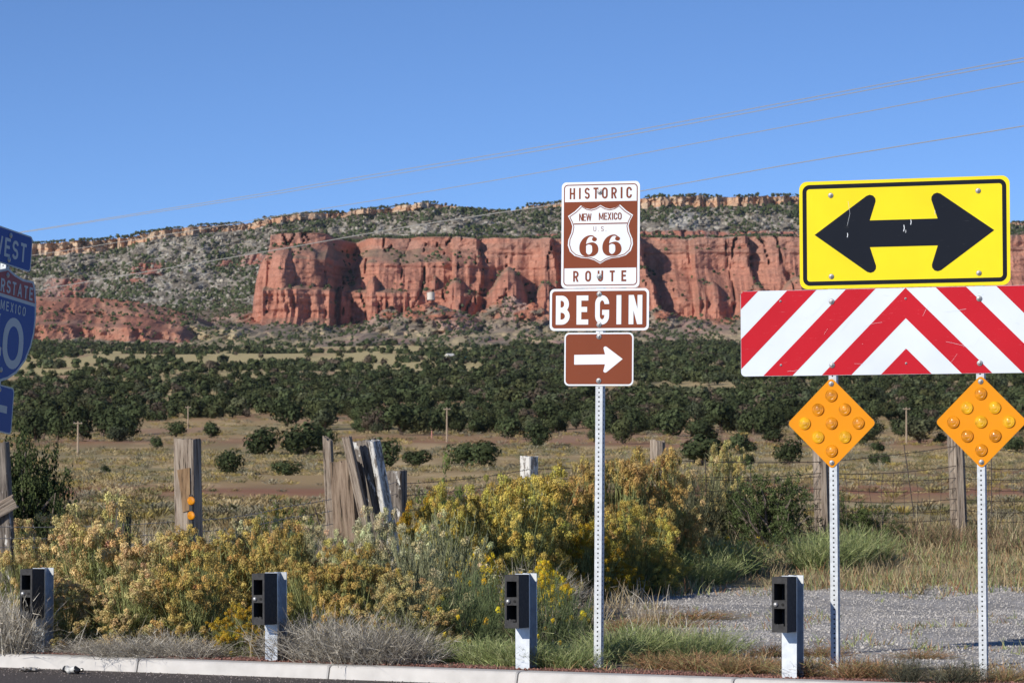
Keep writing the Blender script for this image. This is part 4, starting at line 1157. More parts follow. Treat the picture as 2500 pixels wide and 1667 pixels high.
def timber_mesh(L, wx, wy, seed, ragged=.02, nseg=14, taper=0.0, bend=0.0, rnd=.15):
    """rough sawn or split timber standing on z=0: chamfered section, uneven faces, splintered top"""
    r = np.random.default_rng(seed); m = MB()
    ch = rnd
    sec = []
    for sx_, sy_ in ((-1, -1), (1, -1), (1, 1), (-1, 1)):
        a = (sx_ * wx / 2, sy_ * wy / 2)
        p, q = (a[0] * (1 - ch), a[1]), (a[0], a[1] * (1 - ch))
        sec += [p, q] if sx_ * sy_ < 0 else [q, p]
    # extra points mid-face for checks and splits
    pts = []
    for i_ in range(8):
        p, q = np.array(sec[i_]), np.array(sec[(i_ + 1) % 8]); pts.append(p)
        if i_ % 2 == 1 or np.linalg.norm(q - p) > .35 * wx:
            for f in (.3, .5, .55, .8): pts.append(p + (q - p) * f)
    pts = np.array(pts); n = len(pts)
    off = r.normal(0, 1, n)
    V = []
    for k in range(nseg + 1):
        f = k / nseg; z = f * L
        s_ = 1 - taper * f
        jit = 1 + .03 * off + .035 * (vn(np.arange(n) * .9 + seed, np.full(n, z * 2.2), 3) - .5)
        zz = np.full(n, z)
        if k == nseg: zz = zz + r.uniform(-1, .4, n) * ragged + pts[:, 0] / wx * ragged * 1.5 * r.normal()
        V.append(np.stack([pts[:, 0] * s_ * jit + bend * (f - .5) ** 2 * L, pts[:, 1] * s_ * jit, zz], -1))
    V = np.concatenate(V)
    i_ = np.arange(nseg)[:, None] * n; j_ = np.arange(n)[None]; k_ = (j_ + 1) % n
    m.add(V, np.stack([i_ + j_, i_ + k_, i_ + n + k_, i_ + n + j_], -1).reshape(-1, 4))
    c_ = V[-n:].mean(0); c_[2] -= ragged * .6
    m.add(np.concatenate([V[-n:], [c_]]), [(a, (a + 1) % n, n) for a in range(n)])
    return m.mesh('timber')
def stand(me, mat, P0, P1, turn=0.0, name='post', parent=None):
    """put a timber whose axis runs from P0 up to P1"""
    me.materials.append(mat)
    d = (P1 - P0).normalized()
    q = Vector((0, 0, 1)).rotation_difference(d)
    o = put(name, me, parent)
    o.location = P0
    o.rotation_euler = (q.to_matrix() @ Matrix.Rotation(turn, 3, 'Z')).to_euler()
    return o
def to_soil(a, d):
    for _ in range(60):
        if a.z < float(gz(a.x, a.y)) - .2: break
        a = a - d * .04
    return a
def timber(u0, v0, u1, v1, Y, wx, wy, mat, turn, seed, name, parent=None, Yt=None, below=.25, **kw):
    """axis from photo pixel (u0,v0) up to (u1,v1) at distance Y"""
    a, b = at(u0, v0, Y), at(u1, v1, Yt or Y)
    d = (b - a).normalized(); a = to_soil(a, d)
    return stand(timber_mesh((b - a).length, wx, wy, seed, **kw), mat, a, b, turn, name, parent)

# lone railroad tie with two amber reflectors
tie = timber(462, 1330, 458, 1070, 32.2, .205, .19, WD_grey, -.42, 1, 'tie_post', ragged=.012, nseg=18)
tag(tie, 'grey split railroad tie standing alone with two amber reflectors on it', 'wooden post')
def sub(parent, mb, name, mat, smooth=False):
    o = mb.build(name, mat, None, smooth); o.parent = parent; o.matrix_parent_inverse = parent.matrix_basis.inverted(); return o
m = MB()   # raw patch where the face has split away
q0 = [at(439, 1140, 32.05), at(474, 1135, 32.08), at(478, 1245, 32.09), at(449, 1250, 32.05)]
fx = Vector((math.cos(-.42), math.sin(-.42), 0)); fn = Vector((math.sin(-.42), -math.cos(-.42), 0))
base_c = at(459, 1200, 32.2) + fn * .099
def face_pt(u, v, off):
    d = ray(u, v); t = (base_c + fn * off - Vector((0, 0, CZ))).dot(fn) / d.dot(fn); return Vector((0, 0, CZ)) + d * t
pp = [face_pt(a, b, .008) for a, b in ((432, 1147), (463, 1141), (464, 1190), (464, 1245), (446, 1250), (441, 1200))]
pb = [face_pt(a, b, -.02) for a, b in ((432, 1147), (463, 1141), (464, 1190), (464, 1245), (446, 1250), (441, 1200))]
m.add(np.array([tuple(p) for p in pp + pb]), [(0, 5, 4, 3, 2, 1)] + [(i_, (i_ + 1) % 6, 6 + (i_ + 1) % 6, 6 + i_) for i_ in range(6)])
sub(tie, m, 'bared_wood', WD_raw)
sp_ = face_pt(466, 1265, .014)
m = MB(); m.box(sp_, (.034, .010, .44), R=Matrix.Rotation(-.42, 3, 'Z'))
strap = sub(tie, m, 'reflector_strap', M_black)
for v in (1222, 1258):
    c_ = face_pt(467, v, .024)
    m = MB(); m.lathe([(.040, -.004), (.040, .006), (.034, .011), (.018, .012), (.0001, .012)], 18, M=Matrix.Translation(c_) @ fn.to_track_quat('Z', 'Y').to_matrix().to_4x4())
    sub(tie, m, 'amber_reflector', M_amber)

# cluster of leaning timbers
o = timber(808, 1270, 800, 1069, 35.2, .085, .085, WD_grey, -.3, 2, 'leaning_board'); tag(o, 'narrow upright grey board behind the leaning railroad ties', 'board')
o = timber(851, 1345, 837, 1124, 34.4, .225, .15, WD_brown, -.32, 3, 'tie_post', ragged=.02); tag(o, 'short brown cracked railroad tie with rust stains among leaning timbers', 'wooden post')
o = timber(889, 1262, 846, 1066, 34.25, .085, .07, WD_grey, -.4, 4, 'leaning_board'); tag(o, 'thin grey board leaning between two railroad ties', 'board')
o = timber(944, 1350, 887, 1074, 34.5, .20, .17, WD_paint, -.55, 5, 'tie_post', ragged=.02); tag(o, 'tall leaning railroad tie with flaked white paint down one edge', 'wooden post')
m = MB()
# flaked white paint down its right-hand face
a, b = at(962, 1345, 34.37), at(913, 1074, 34.37)
o2 = stand(timber_mesh((b - a).length + .3, .06, .15, 77, ragged=.01), WD_paint2, a - (b - a).normalized() * .3, b, -.55, 'painted_edge'); o2.parent = o; o2.matrix_parent_inverse = o.matrix_basis.inverted()
# fence posts
fence = empty('wire_fence', (0, 38, 0)); tag(fence, 'old barbed and woven wire fence on weathered wooden posts', 'fence')
def fpost(u0, v0, u1, v1, Y, wx, wy, mat, turn, seed, **kw):
    a, b = at(u0, v0, Y), at(u1, v1, Y); d = (b - a).normalized(); a = to_soil(a, d) if abs(d.z) > .6 else a
    o = stand(timber_mesh((b - a).length, wx, wy, seed, **kw), mat, a, b, turn, 'post', fence)
    o.location = a - fence.location
    return o
fpost(968, 1300, 967, 1148, 37.0, .19, .17, WD_paint, -.35, 11, ragged=.01)
fpost(1292, 1270, 1292, 1113, 42.0, .17, .16, WD_paint2, -.75, 12, ragged=.01)
fpost(1604, 1270, 1606, 1074, 44.5, .185, .17, WD_grey, -.5, 13, rnd=.6, taper=.05)
fpost(2012, 1325, 2004, 1075, 45.5, .215, .20, WD_grey, -.75, 14, rnd=.5)
fpost(2342, 1308, 2332, 1040, 46.0, .215, .2, WD_grey, -.55, 15, rnd=.55)
fpost(300, 1290, 302, 1236, 33.0, .12, .11, WD_dark, -.5, 16)
fpost(14, 1305, 2, 1080, 31.0, .13, .12, WD_paint, -.2, 17)
fpost(-40, 1265, 38, 1222, 30.9, .12, .05, WD_grey, .2, 18)
# strands
def strand(pts, r, mat, name='strand', barbs=0, sag=.03):
    P = []
    for a, b in zip(pts[:-1], pts[1:]):
        n_ = 14
        for i_ in range(n_): 
            t = i_ / n_; P.append(a.lerp(b, t) - Vector((0, 0, sag * 4 * t * (1 - t))))
    P.append(pts[-1])
    m = MB(); m.tube(P, r, 4)
    if barbs:
        L = sum((b - a).length for a, b in zip(P[:-1], P[1:]))
        for q in range(int(L / .13)):
            f = q * .13 / L * (len(P) - 1); i_ = min(int(f), len(P) - 2); c_ = P[i_].lerp(P[i_ + 1], f - i_)
            for s_ in (0, 1):
                dv = Vector((random.uniform(-.3, .3), random.uniform(-1, 1), random.uniform(-1, 1))).normalized() * .017
                m.tube([c_ - dv, c_ + dv], r * .7, 3)
    o = m.build(name, mat, fence); o.location = -fence.location
for vv in ((1262, 1196, 1178, 1163), (1290, 1225, 1208, 1195), (1312, 1256, 1240, 1228)):
    strand([at(-60, vv[0] + 22, 30.5), at(460, vv[0] + 8, 32.4), at(700, vv[0] - 26 if vv[0] < 1300 else vv[0] - 15, 34.0), at(968, vv[1] - 20, 36.9)], .0032, M_wirel, barbs=1)
for v0, v1, v2 in ((1181, 1147, 1120), (1210, 1172, 1150), (1248, 1205, 1180)):
    strand([at(968, v0, 36.9), at(1292, v1 - 2, 41.9), at(1606, v2, 44.4)], .0036, M_wire, barbs=1)
rows = [(1120, 1125, 1088, 1100), (1158, 1152, 1128, 1128), (1164, 1160, 1158, 1150), (1190, 1190, 1183, 1178), (1213, 1216, 1209, 1204), (1238, 1240, 1236, 1232), (1262, 1262, 1258, 1256), (1285, 1282, 1280, 1280)]
for k_, (p0, p1, p2, p3) in enumerate(rows):
    strand([at(1606, p0 if k_ else 1122, 44.4), at(2008, p1 + 2, 45.4), at(2338, p2 + (8 if k_ else 0), 45.9), at(2620, p3 + 8, 46.3)], .0050 if k_ < 2 else .0042, M_wire, sag=.05 if k_ else .02, barbs=1 if k_ == 0 else 0)
u = 1625
kq = 0
while u < 2560:
    Yv = np.interp(u, [1606, 2008, 2338, 2620], [44.4, 45.4, 45.9, 46.3]) + .01
    j_ = random.uniform(-5, 5); top = 1160 - (u - 1606) * .012
    m = MB(); m.tube([at(u + j_, top, Yv), at(u + random.uniform(-4, 4), 1200, Yv), at(u + random.uniform(-4, 4) + 3, 1245, Yv), at(u + random.uniform(-5, 5), 1286, Yv)], .0034, 3)
    o = m.build('stay', M_wire, fence); o.location = -fence.location
    u += 29 + random.uniform(-1.5, 1.5); kq += 1
for u0, v0, u1, v1 in ((2207, 1085, 2232, 1262), (2420, 1090, 2421, 1255), (1722, 1120, 1724, 1200), (1832, 1130, 1834, 1200), (1424, 1135, 1425, 1215), (1222, 1150, 1226, 1200), (768, 1237, 780, 1280)):
    Yv = np.interp(u0, [700, 968, 1292, 1606, 2008, 2338, 2620], [34, 37, 41.9, 44.4, 45.4, 45.9, 46.3]) - .02
    m = MB(); m.tube([at(u0, v0, Yv), at(u1, v1, Yv)], .0065, 4); o = m.build('wire_stay', M_wire, fence); o.location = -fence.location

# ------------------------------------------------------------------ overhead lines
def cable(pts, label, r=.016):
    P = [at(*p) for p in pts]
    Q = []
    for i_ in range(len(P) - 1):
        p0, p1, p2, p3 = P[max(i_ - 1, 0)], P[i_], P[i_ + 1], P[min(i_ + 2, len(P) - 1)]
        for q in range(12):
            f = q / 12; Q.append(.5 * (2 * p1 + (p2 - p0) * f + (2 * p0 - 5 * p1 + 4 * p2 - p3) * f * f + (3 * p1 - p0 - 3 * p2 + p3) * f ** 3))
    Q.append(P[-1]); m = MB(); m.tube(Q, r, 5, caps=False)
    tag(m.build('power_line', M_cable), label, 'cable', 'overhead lines')
def dd(u): return 190 - (u + 200) / 2900 * 95
def cb(lst, label, dz=0, r=.016): cable([(u, v + dz, dd(u)) for u, v in lst], label, r)
top = [(-150, 596), (80, 562), (425, 507), (640, 473), (850, 437), (1063, 401), (1371, 350), (1700, 291), (2100, 216), (2500, 142), (2750, 96)]
cb(top, 'upper strand of the paired top overhead line', 0, .015)
cb([(u, v + 2 + 7 * math.sin(max(0, min(1, (u - 100) / 2700)) * math.pi) + (u > 2000) * (u - 2000) * .009) for u, v in top], 'lower strand of the paired top overhead line', 0, .015)
cb([(-150, 655), (90, 622), (425, 570), (640, 534), (850, 500), (1063, 465), (1371, 412), (1700, 350), (2100, 276), (2500, 200), (2750, 152)], 'single overhead line between the paired line and the lowest one', 0, .014)
cb([(-150, 742), (90, 708), (425, 652), (680, 609), (1000, 553), (1371, 497), (1563, 467), (1950, 398), (2500, 308), (2750, 262)], 'lowest overhead line crossing in front of the red cliffs', 0, .017)

# ------------------------------------------------------------------ poles and buildings far out on the plain
M_pole = mat_plain('pole_wood', (.42, .33, .24), .9)
M_wallw = mat_plain('white_wall', (.72, .71, .68), .8, nscale=1, namt=.06)
M_teal = mat_plain('teal_roof', (.04, .16, .20), .6)
M_roofg = mat_plain('grey_roof', (.30, .29, .28), .7)
M_glassd = mat_plain('dark_pane', (.03, .035, .04), .2)
M_tank = mat_plain('tank_paint', (.66, .62, .55), .7, nscale=.4, namt=.06)
poles = []
for u, vb, vt, lab in ((190, 1108, 1024, 'thin wooden utility pole on the flat beside the west sign'), (459, 1041, 984, 'thin utility pole at the wood edge above the lone tie post'), (1091, 1079, 995, 'thin pale utility pole beside the short red marker'), (2213, 1084, 994, 'thin utility pole on the flat between the amber diamonds')):
    Y = plain_depth(vb); p = at(u, vb, Y); p.z = float(gz(p.x, p.y)) - .3; hgt = (vb - vt) * Y / F + .3
    e = empty('utility_pole', p); tag(e, lab, 'pole')
    m = MB(); m.tube([(0, 0, 0), (0, 0, hgt * .5), (0, 0, hgt)], [.19, .16, .12], 8); m.build('shaft', M_pole, e)
    m = MB(); m.box((0, -.18, hgt - .35), (1.5, .12, .14)); m.build('crossarm', M_pole, e)
    for s_ in (-.6, .6):
        m = MB(); m.lathe([(.05, 0), (.06, .1), (.03, .2), (.0001, .2)], 8, M=Matrix.Translation((s_, -.18, hgt - .28))); m.build('insulator', M_roofg, e)
    poles.append(p + Vector((0, 0, hgt)))
Y = plain_depth(1072); p = at(1054, 1072, Y); p.z = float(gz(p.x, p.y)) - .1
m = MB(); m.tube([(0, 0, 0), (0, 0, .9), (0, 0, 1.9)], [.13, .13, .11], 8, (1, 1, 1)); m.tube([(0, 0, 1.9), (0, 0, 2.0)], [.11, .05], 8)
o = m.build('marker_post', mat_plain('pale_red_marker', (.55, .25, .2), .7), None, loc=p); tag(o, 'short pale red marker post beside the thin utility pole', 'marker')

def shed(u, v, w, d, hgt, rise, wall, roof, name, label, turn=0.0, Y=None, cat='building'):
    Y = Y or plain_depth(v); p = at(u, v, Y); p.z = float(gz(p.x, p.y)) - .2
    e = empty(name, p, (0, 0, turn)); tag(e, label, cat)
    m = MB(); x, y = w / 2, d / 2
    V = [(-x, -y, 0), (x, -y, 0), (x, y, 0), (-x, y, 0), (-x, -y, hgt), (x, -y, hgt), (x, y, hgt), (-x, y, hgt), (-x, 0, hgt + rise), (x, 0, hgt + rise)]
    m.add(np.array(V, float), [(0, 1, 5, 4), (1, 2, 6, 9, 5), (2, 3, 7, 6), (3, 0, 4, 8, 7)]); m.build('wall', wall, e)
    m = MB(); ov = .4
    for s_ in (-1, 1):
        V = [(-x - ov, s_ * (y + ov), hgt - .1), (x + ov, s_ * (y + ov), hgt - .1), (x + ov, 0, hgt + rise + .12), (-x - ov, 0, hgt + rise + .12)]
        V += [(a, b, c_ + .15) for a, b, c_ in V]
        m.add(np.array(V, float), [(0, 1, 2, 3), (4, 7, 6, 5), (0, 4, 5, 1), (1, 5, 6, 2), (3, 7, 4, 0)])
    m.build('roof', roof, e)
    m = MB(); m.box((-w * .2, -y - .03, 1.0), (1.0, .08, 2.0)); m.build('door', M_glassd, e)
    m = MB(); m.box((w * .22, -y - .03, 1.5), (1.3, .08, 1.0)); m.build('window', M_glassd, e)
shed(1098, 880, 5, 5, 4.2, 1.4, M_wallw, M_wallw, 'farm_shed', 'small bright white shed among the dark woods', .5)
shed(1132, 878, 10, 6, 2.4, 1.2, M_wallw, M_teal, 'farm_house', 'low house with teal roof next to the white shed', .2)
shed(1064, 838, 11, 7, 3.2, 1.4, M_wallw, M_roofg, 'farm_house', 'small pale house in the grassy clearing under the cliffs', .1)
shed(1716, 877, 18, 5, 3.2, .5, M_wallw, M_wallw, 'trailer', 'long white trailer in a clearing of the woods', .05, cat='trailer')
shed(1752, 876, 7, 5, 3.8, .6, M_wallw, M_wallw, 'trailer', 'short white trailer next to the long one', .05, cat='trailer')
# water tank under the cliff
col = np.argmin(np.abs(mx - PX(1052, 2900)))
zt_ = PZ(731, 2900); ri = np.argmin(np.abs(mz - zt_)); yk = float(ME_Y[ri, col]) - 6
tp = at(1052, 730, 2868 * YS)
e = empty('water_tank', tp - Vector((0, 0, 1.0))); tag(e, 'pale round water tank at the foot of the red cliffs', 'tank')
m = MB(); m.lathe([(4.6, 0), (4.6, 8.4), (4.75, 8.4), (4.75, 8.6)], 24); m.build('shell', M_tank, e)
m = MB(); m.lathe([(4.7, 8.6), (2.5, 9.2), (.01, 9.6)], 24); m.build('roof', M_tank, e)
m = MB()
for s_ in (-.25, .25): m.tube([(s_ + 1.5, -4.55, 0), (s_ + 1.5, -4.55, 8.8)], .06, 4)
for q in range(14): m.tube([(1.25, -4.55, .5 + q * .6), (1.75, -4.55, .5 + q * .6)], .04, 4)
m.build('ladder', M_roofg, e)
# ------------------------------------------------------------------ plants on the verge
def unit(v): return v / (np.linalg.norm(v, axis=-1, keepdims=True) + 1e-9)
def blades(mb, base, dirs, L, w, droop, seg, col, r, tip=.1):
    """tapering blades: base (n,3), dirs (n,3), L, w, droop arrays, colour (n,3)"""
    n = len(base); t = np.linspace(0, 1, seg + 1)
    side = unit(np.cross(dirs, r.normal(size=(n, 3))))
    curl = unit(np.cross(dirs, side)) * r.normal(0, .18, (n, 1))
    c_ = base[:, None] + dirs[:, None] * (L[:, None] * t[None])[..., None] + curl[:, None] * (L[:, None] * t[None] ** 2)[..., None]
    c_[..., 2] -= (droop * L)[:, None] * t[None] ** 2
    ww = w[:, None] * (1 - (1 - tip) * t[None]) * .5
    V = np.stack([c_ - side[:, None] * ww[..., None], c_ + side[:, None] * ww[..., None]], 2)
    i_ = (np.arange(n) * (seg + 1) * 2)[:, None]; j_ = (np.arange(seg) * 2)[None]
    Fq = np.stack([i_ + j_, i_ + j_ + 1, i_ + j_ + 3, i_ + j_ + 2], -1).reshape(-1, 4)
    mb.add(V.reshape(-1, 3), Fq, np.repeat(col, (seg + 1) * 2, axis=0))
    return c_[:, -1]
def shards(mb, P, size, col, r, nrm=None):
    """ragged little triangles: florets or scale leaves"""
    n = len(P); nn = r.normal(size=(n, 3)) * .75
    nn[:, :2] += unit(P * np.array((1, 1, 0)))[:, :2] * .7; nn[:, 2] += .6
    if nrm is not None: nn = nrm + r.normal(size=(n, 3)) * .45
    nn = unit(nn); a = unit(np.cross(nn, r.normal(size=(n, 3)))); b = np.cross(nn, a)
    s_ = size[:, None]
    V = np.stack([P + a * s_ * .6, P - a * s_ * .4 + b * s_ * .5, P - a * s_ * .4 - b * s_ * .5], 1)
    mb.add(V.reshape(-1, 3), np.arange(3 * n).reshape(-1, 3), np.repeat(col, 3, axis=0))

def rabbitbrush(seed, tips=420, bloom=1.0, leafc=(.27, .295, .12), fl=96):
    """rounded shrub about 1 high and 1.2 wide: wiry stems, thread leaves, flat-topped flower clusters"""
    r = np.random.default_rng(seed)
    nsp = 70
    ph = r.random(nsp) * 6.283; ct = r.uniform(-.05, 1, nsp) ** .9
    ct = np.where(r.random(nsp) < .12, r.uniform(-.25, .1, nsp), ct)
    st_ = np.sqrt(np.clip(1 - ct ** 2, 0, 1))
    R = .74 + .36 * r.random(nsp)
    C = np.stack([np.cos(ph) * st_ * R * .62, np.sin(ph) * st_ * R * .62, .06 + np.clip(ct, -.03, 1) * R * .86], -1)
    k = r.integers(0, nsp, tips)
    T = C[k] + r.normal(0, 1, (tips, 3)) * np.array((.06, .06, .042))
    T[:, 2] = np.clip(T[:, 2], .05, None)
    B_ = np.stack([r.normal(0, .07, tips), r.normal(0, .07, tips), np.zeros(tips)], -1) + (T * np.array((.25, .25, 0)))
    stm = MB()
    d = T - B_; L = np.linalg.norm(d, axis=1); dn = d / L[:, None]
    gcol = np.array(leafc)[None] * r.uniform(.6, 1.35, (tips, 1)) + np.array((.05, .045, .03))[None] * r.random((tips, 1))
    blades(stm, B_, dn, L, np.full(tips, .0075), np.full(tips, -.04), 3, gcol, r, .6)
    # thread leaves along the outer part of each stem
    nl = 15
    f = r.uniform(.35, 1.0, (tips, nl)); P = (B_[:, None] + d[:, None] * f[..., None]).reshape(-1, 3)
    P[:, 2] += .02 * r.random(len(P))
    dl = unit(np.repeat(dn, nl, 0) + r.normal(0, .45, (tips * nl, 3)) + np.array((0, 0, .25)))
    lc = np.array(leafc)[None] * r.uniform(.65, 1.6, (tips * nl, 1))
    blades(stm, P, dl, r.uniform(.05, .105, tips * nl), np.full(tips * nl, .0085), np.full(tips * nl, .05), 1, lc, r, .15)
    ms = stm.mesh('stems'); ms.materials.append(M_leaf)
    fm = MB()
    keepf = (r.random(tips) < bloom) & (T[:, 2] > .10)
    TT_ = T[keepf] + dn[keepf] * .012; n = len(TT_)
    cs = r.uniform(.65, 1.25, n)
    tone = np.stack([r.uniform(.72, 1.22, n)] * 3, -1) * (1 + r.normal(0, .06, (n, 3)))
    dv = unit(r.normal(0, 1, (n, fl, 3)) + np.array((0, 0, .55))) + dn[keepf][:, None] * .25
    off = dv * (.046 * cs[:, None, None]) * r.uniform(.55, 1.12, (n, fl, 1)) * np.array((1, 1, .85))
    P = TT_[:, None] + off
    up_ = np.clip(.82 + off[..., 2] / .04 * .14, .55, 1.25)
    col = (tone[:, None] * up_[..., None] * r.uniform(.8, 1.2, (n, fl, 1)))
    # florets low in a cluster are still green
    green = np.array((.45, .62, .5))
    lowm = (off[..., 2] < -.026)[..., None]
    col = np.where(lowm, col * green, col)
    shards(fm, P.reshape(-1, 3), r.uniform(.010, .0205, n * fl), col.reshape(-1, 3), r, dv.reshape(-1, 3))
    mf = fm.mesh('flower_heads'); mf.materials.append(M_flower)
    return ms, mf
RB = {'full': [rabbitbrush(300 + i_, 460, 1.0) for i_ in range(5)],
      'pale': [rabbitbrush(320 + i_, 460, .85, (.29, .295, .16)) for i_ in range(3)],
      'sparse': [rabbitbrush(340 + i_, 420, .16, (.24, .25, .145)) for i_ in range(3)],
      'green': [rabbitbrush(360 + i_, 380, .05, (.13, .17, .075)) for i_ in range(2)]}
TAN, OCH, GOLD, YEL, CREAM, LEM = (.78, .605, .285), (.66, .49, .165), (.60, .40, .05), (.72, .575, .15), (.78, .70, .41), (.88, .68, .06)
def bush(u, vb, w, vt, kind, colr, label, group=None, z=None, Y=None, leafy=1.0):
    Y = Y or F * (CZ - .1) / (vb - 1110); k = Y / F
    X = (u - 1250) / F * Y; zz = float(gz(X, Y))
    e = empty('rabbitbrush', (X, Y, zz - .02), (0, 0, random.random() * 6.28))
    hgt = (vb - vt) * k / .87; wd_ = w * k / 1.18
    e.scale = (wd_, wd_ * .95, hgt)
    v_ = RB[kind][bush.n % len(RB[kind])]; bush.n += 1
    a = put('stems', v_[0], e); a.color = (leafy, leafy, leafy, 1)
    b = put('flower_heads', v_[1], e); q = random.uniform(.9, 1.1); b.color = (colr[0] * q, colr[1] * q, colr[2] * q, 1)
    tag(e, label, 'shrub', group); return e
bush.n = 0
g1 = 'tan rabbitbrush along the kerb'
lt = 'large rabbitbrush thick with faded tan flower heads between the outer guard rail posts'
for a in [(30, 1500, 230, 1305), (150, 1520, 240, 1290), (255, 1545, 300, 1243), (375, 1560, 250, 1320), (160, 1585, 230, 1425), (320, 1585, 250, 1400), (60, 1540, 200, 1350)]:
    bush(*a, 'full', TAN, lt, g1)
lo = 'rabbitbrush with ochre flower heads beside the guard rail post with dry stalks'
for a in [(470, 1585, 240, 1370), (530, 1560, 270, 1315), (430, 1550, 220, 1320), (690, 1560, 250, 1310), (640, 1540, 220, 1300), (780, 1570, 220, 1340)]:
    bush(*a, 'full', OCH, lo, 'ochre rabbitbrush along the kerb')
bush(592, 1598, 150, 1480, 'full', GOLD, 'low golden brown rabbitbrush against the kerb')
bush(560, 1500, 260, 1290, 'pale', CREAM, 'pale cream rabbitbrush behind the ochre ones, right of the lone tie')
bush(740, 1500, 250, 1300, 'pale', CREAM, 'pale cream rabbitbrush in front of the leaning ties')
bush(900, 1545, 200, 1272, 'pale', (.76, .70, .44), 'cream tufted rabbitbrush at the foot of the white painted tie', leafy=1.25)
bush(870, 1570, 230, 1345, 'full', OCH, 'rabbitbrush with tan and green heads below the cream one')
bush(1010, 1560, 250, 1310, 'sparse', CREAM, 'grey green rabbitbrush with hardly any flowers beside the cream one', leafy=1.15)
bush(1085, 1540, 260, 1285, 'sparse', CREAM, 'tall grey green rabbitbrush with wispy stems', leafy=1.15)
bush(1000, 1600, 260, 1420, 'pale', (.62, .50, .22), 'low olive rabbitbrush leaning over the kerb before the flowerless one')
for a in [(1090, 1480, 200, 1225), (1190, 1470, 260, 1195), (1320, 1460, 300, 1170), (1270, 1475, 240, 1215)]:
    bush(*a, 'full', YEL, 'rabbitbrush with mustard yellow heads near the route sign post', 'mustard rabbitbrush near the route sign')
bush(1040, 1470, 160, 1245, 'full', GOLD, 'dark gold rabbitbrush behind the grey green one')
bush(1440, 1465, 180, 1300, 'full', GOLD, 'gold rabbitbrush right behind the route sign post')
for a in [(1430, 1440, 180, 1160), (1520, 1440, 250, 1142), (1610, 1435, 200, 1165)]:
    bush(*a, 'full', (.62, .435, .16), 'tall yellow tan rabbitbrush rising to the fence wires', 'tall rabbitbrush at the fence')
bush(1560, 1450, 200, 1260, 'full', YEL, 'rabbitbrush with pale yellow heads above the gravel edge')
bush(1510, 1455, 130, 1375, 'full', GOLD, 'low gold shrub at the edge of the gravel')
bush(1770, 1390, 140, 1175, 'pale', (.64, .54, .22), 'pale yellow rabbitbrush just before the wire fence')
bush(1700, 1400, 190, 1200, 'sparse', TAN, 'dark twiggy flowerless shrub between tall rabbitbrush and juniper', leafy=.6)
for a in [(1180, 1505, 110, 1362), (1335, 1510, 130, 1385)]:
    bush(*a, 'full', LEM, 'small bright yellow flowering shrub behind the guard rail post', 'bright yellow shrubs')
for a in [(1130, 1600, 190, 1400), (1210, 1570, 200, 1390), (1330, 1600, 190, 1415), (1400, 1580, 150, 1440)]:
    bush(*a, 'green', LEM, 'dark green leafy shrub beside the guard rail post and route sign', 'dark green shrubs by the route sign')

def tuft(seed, n, cols, Ls=(.6, 1.0), w=.012, spread=.16, lean=.35, droop=.25, heads=0):
    r = np.random.default_rng(seed); m = MB()
    base = np.stack([r.normal(0, spread, n), r.normal(0, spread, n), np.zeros(n)], -1)
    d = unit(np.stack([base[:, 0] * 1.6 + r.normal(0, lean, n), base[:, 1] * 1.6 + r.normal(0, lean, n), np.full(n, 1.0)], -1))
    cs = np.array(cols)[r.integers(0, len(cols), n)] * r.uniform(.65, 1.3, (n, 1))
    L = r.uniform(*Ls, n)
    e_ = blades(m, base, d, L, np.full(n, w) * r.uniform(.6, 1.3, n), droop * r.random(n), 4, cs, r, .12)
    # side leaves
    k = r.integers(0, n, n * 3); f = r.uniform(.2, .95, n * 3)
    P = base[k] + d[k] * (L[k] * f)[:, None]; P[:, 2] -= (droop * .5 * L[k]) * f ** 2
    blades(m, P, unit(d[k] + r.normal(0, .5, (n * 3, 3))), r.uniform(.08, .2, n * 3), np.full(n * 3, w * .8), np.full(n * 3, .1), 1, cs[k] * r.uniform(.8, 1.2, (n * 3, 1)), r, .1)
    if heads:
        kk_ = r.integers(0, n, heads); P = np.repeat(e_[kk_], 10, 0) + r.normal(0, .022, (heads * 10, 3))
        shards(m, P, r.uniform(.015, .03, heads * 10), np.tile((.62, .44, .03), (heads * 10, 1)), r)
    me = m.mesh('leaves'); me.materials.append(M_leaf); return me
GR = [(.28, .34, .125), (.37, .42, .18), (.22, .285, .12), (.44, .46, .24)]
DRY = [(.48, .39, .23), (.40, .32, .19), (.55, .46, .29), (.30, .23, .14)]
GRY = [(.54, .50, .42), (.41, .375, .315), (.64, .60, .52), (.28, .25, .20)]
RST = [(.38, .20, .11), (.45, .28, .16), (.32, .22, .10), (.28, .27, .12)]
TF = {'green': [tuft(400 + i_, 420, GR, w=.013, heads=0) for i_ in range(4)], 'greenf': [tuft(410 + i_, 420, GR, w=.013, heads=60) for i_ in range(2)],
      'dry': [tuft(420 + i_, 260, DRY, w=.009, lean=.3) for i_ in range(4)], 'grey': [tuft(430 + i_, 330, GRY, w=.011, lean=.55, droop=.5) for i_ in range(4)],
      'rust': [tuft(440 + i_, 260, RST, w=.016, lean=.6) for i_ in range(3)], 'sage': [tuft(450 + i_, 300, [(.13, .135, .09), (.2, .2, .14), (.09, .09, .06)], w=.013, lean=.5) for i_ in range(2)]}
def grass(u, vb, w, vt, kind, label, group, name, cat, Y=None, c_=1.0):
    Y = Y or F * (CZ - .1) / (vb - 1110); k = Y / F; X = (u - 1250) / F * Y
    m_ = TF[kind][grass.n % len(TF[kind])]; grass.n += 1
    o = put(name, m_); o.location = (X, Y, float(gz(X, Y)) - .015); o.rotation_euler = (0, 0, random.random() * 6.28)
    o.scale = (w * k / .95, w * k / .95, (vb - vt) * k / .92); o.color = (c_, c_, c_, 1)
    tag(o, label, cat, group); return o
grass.n = 0
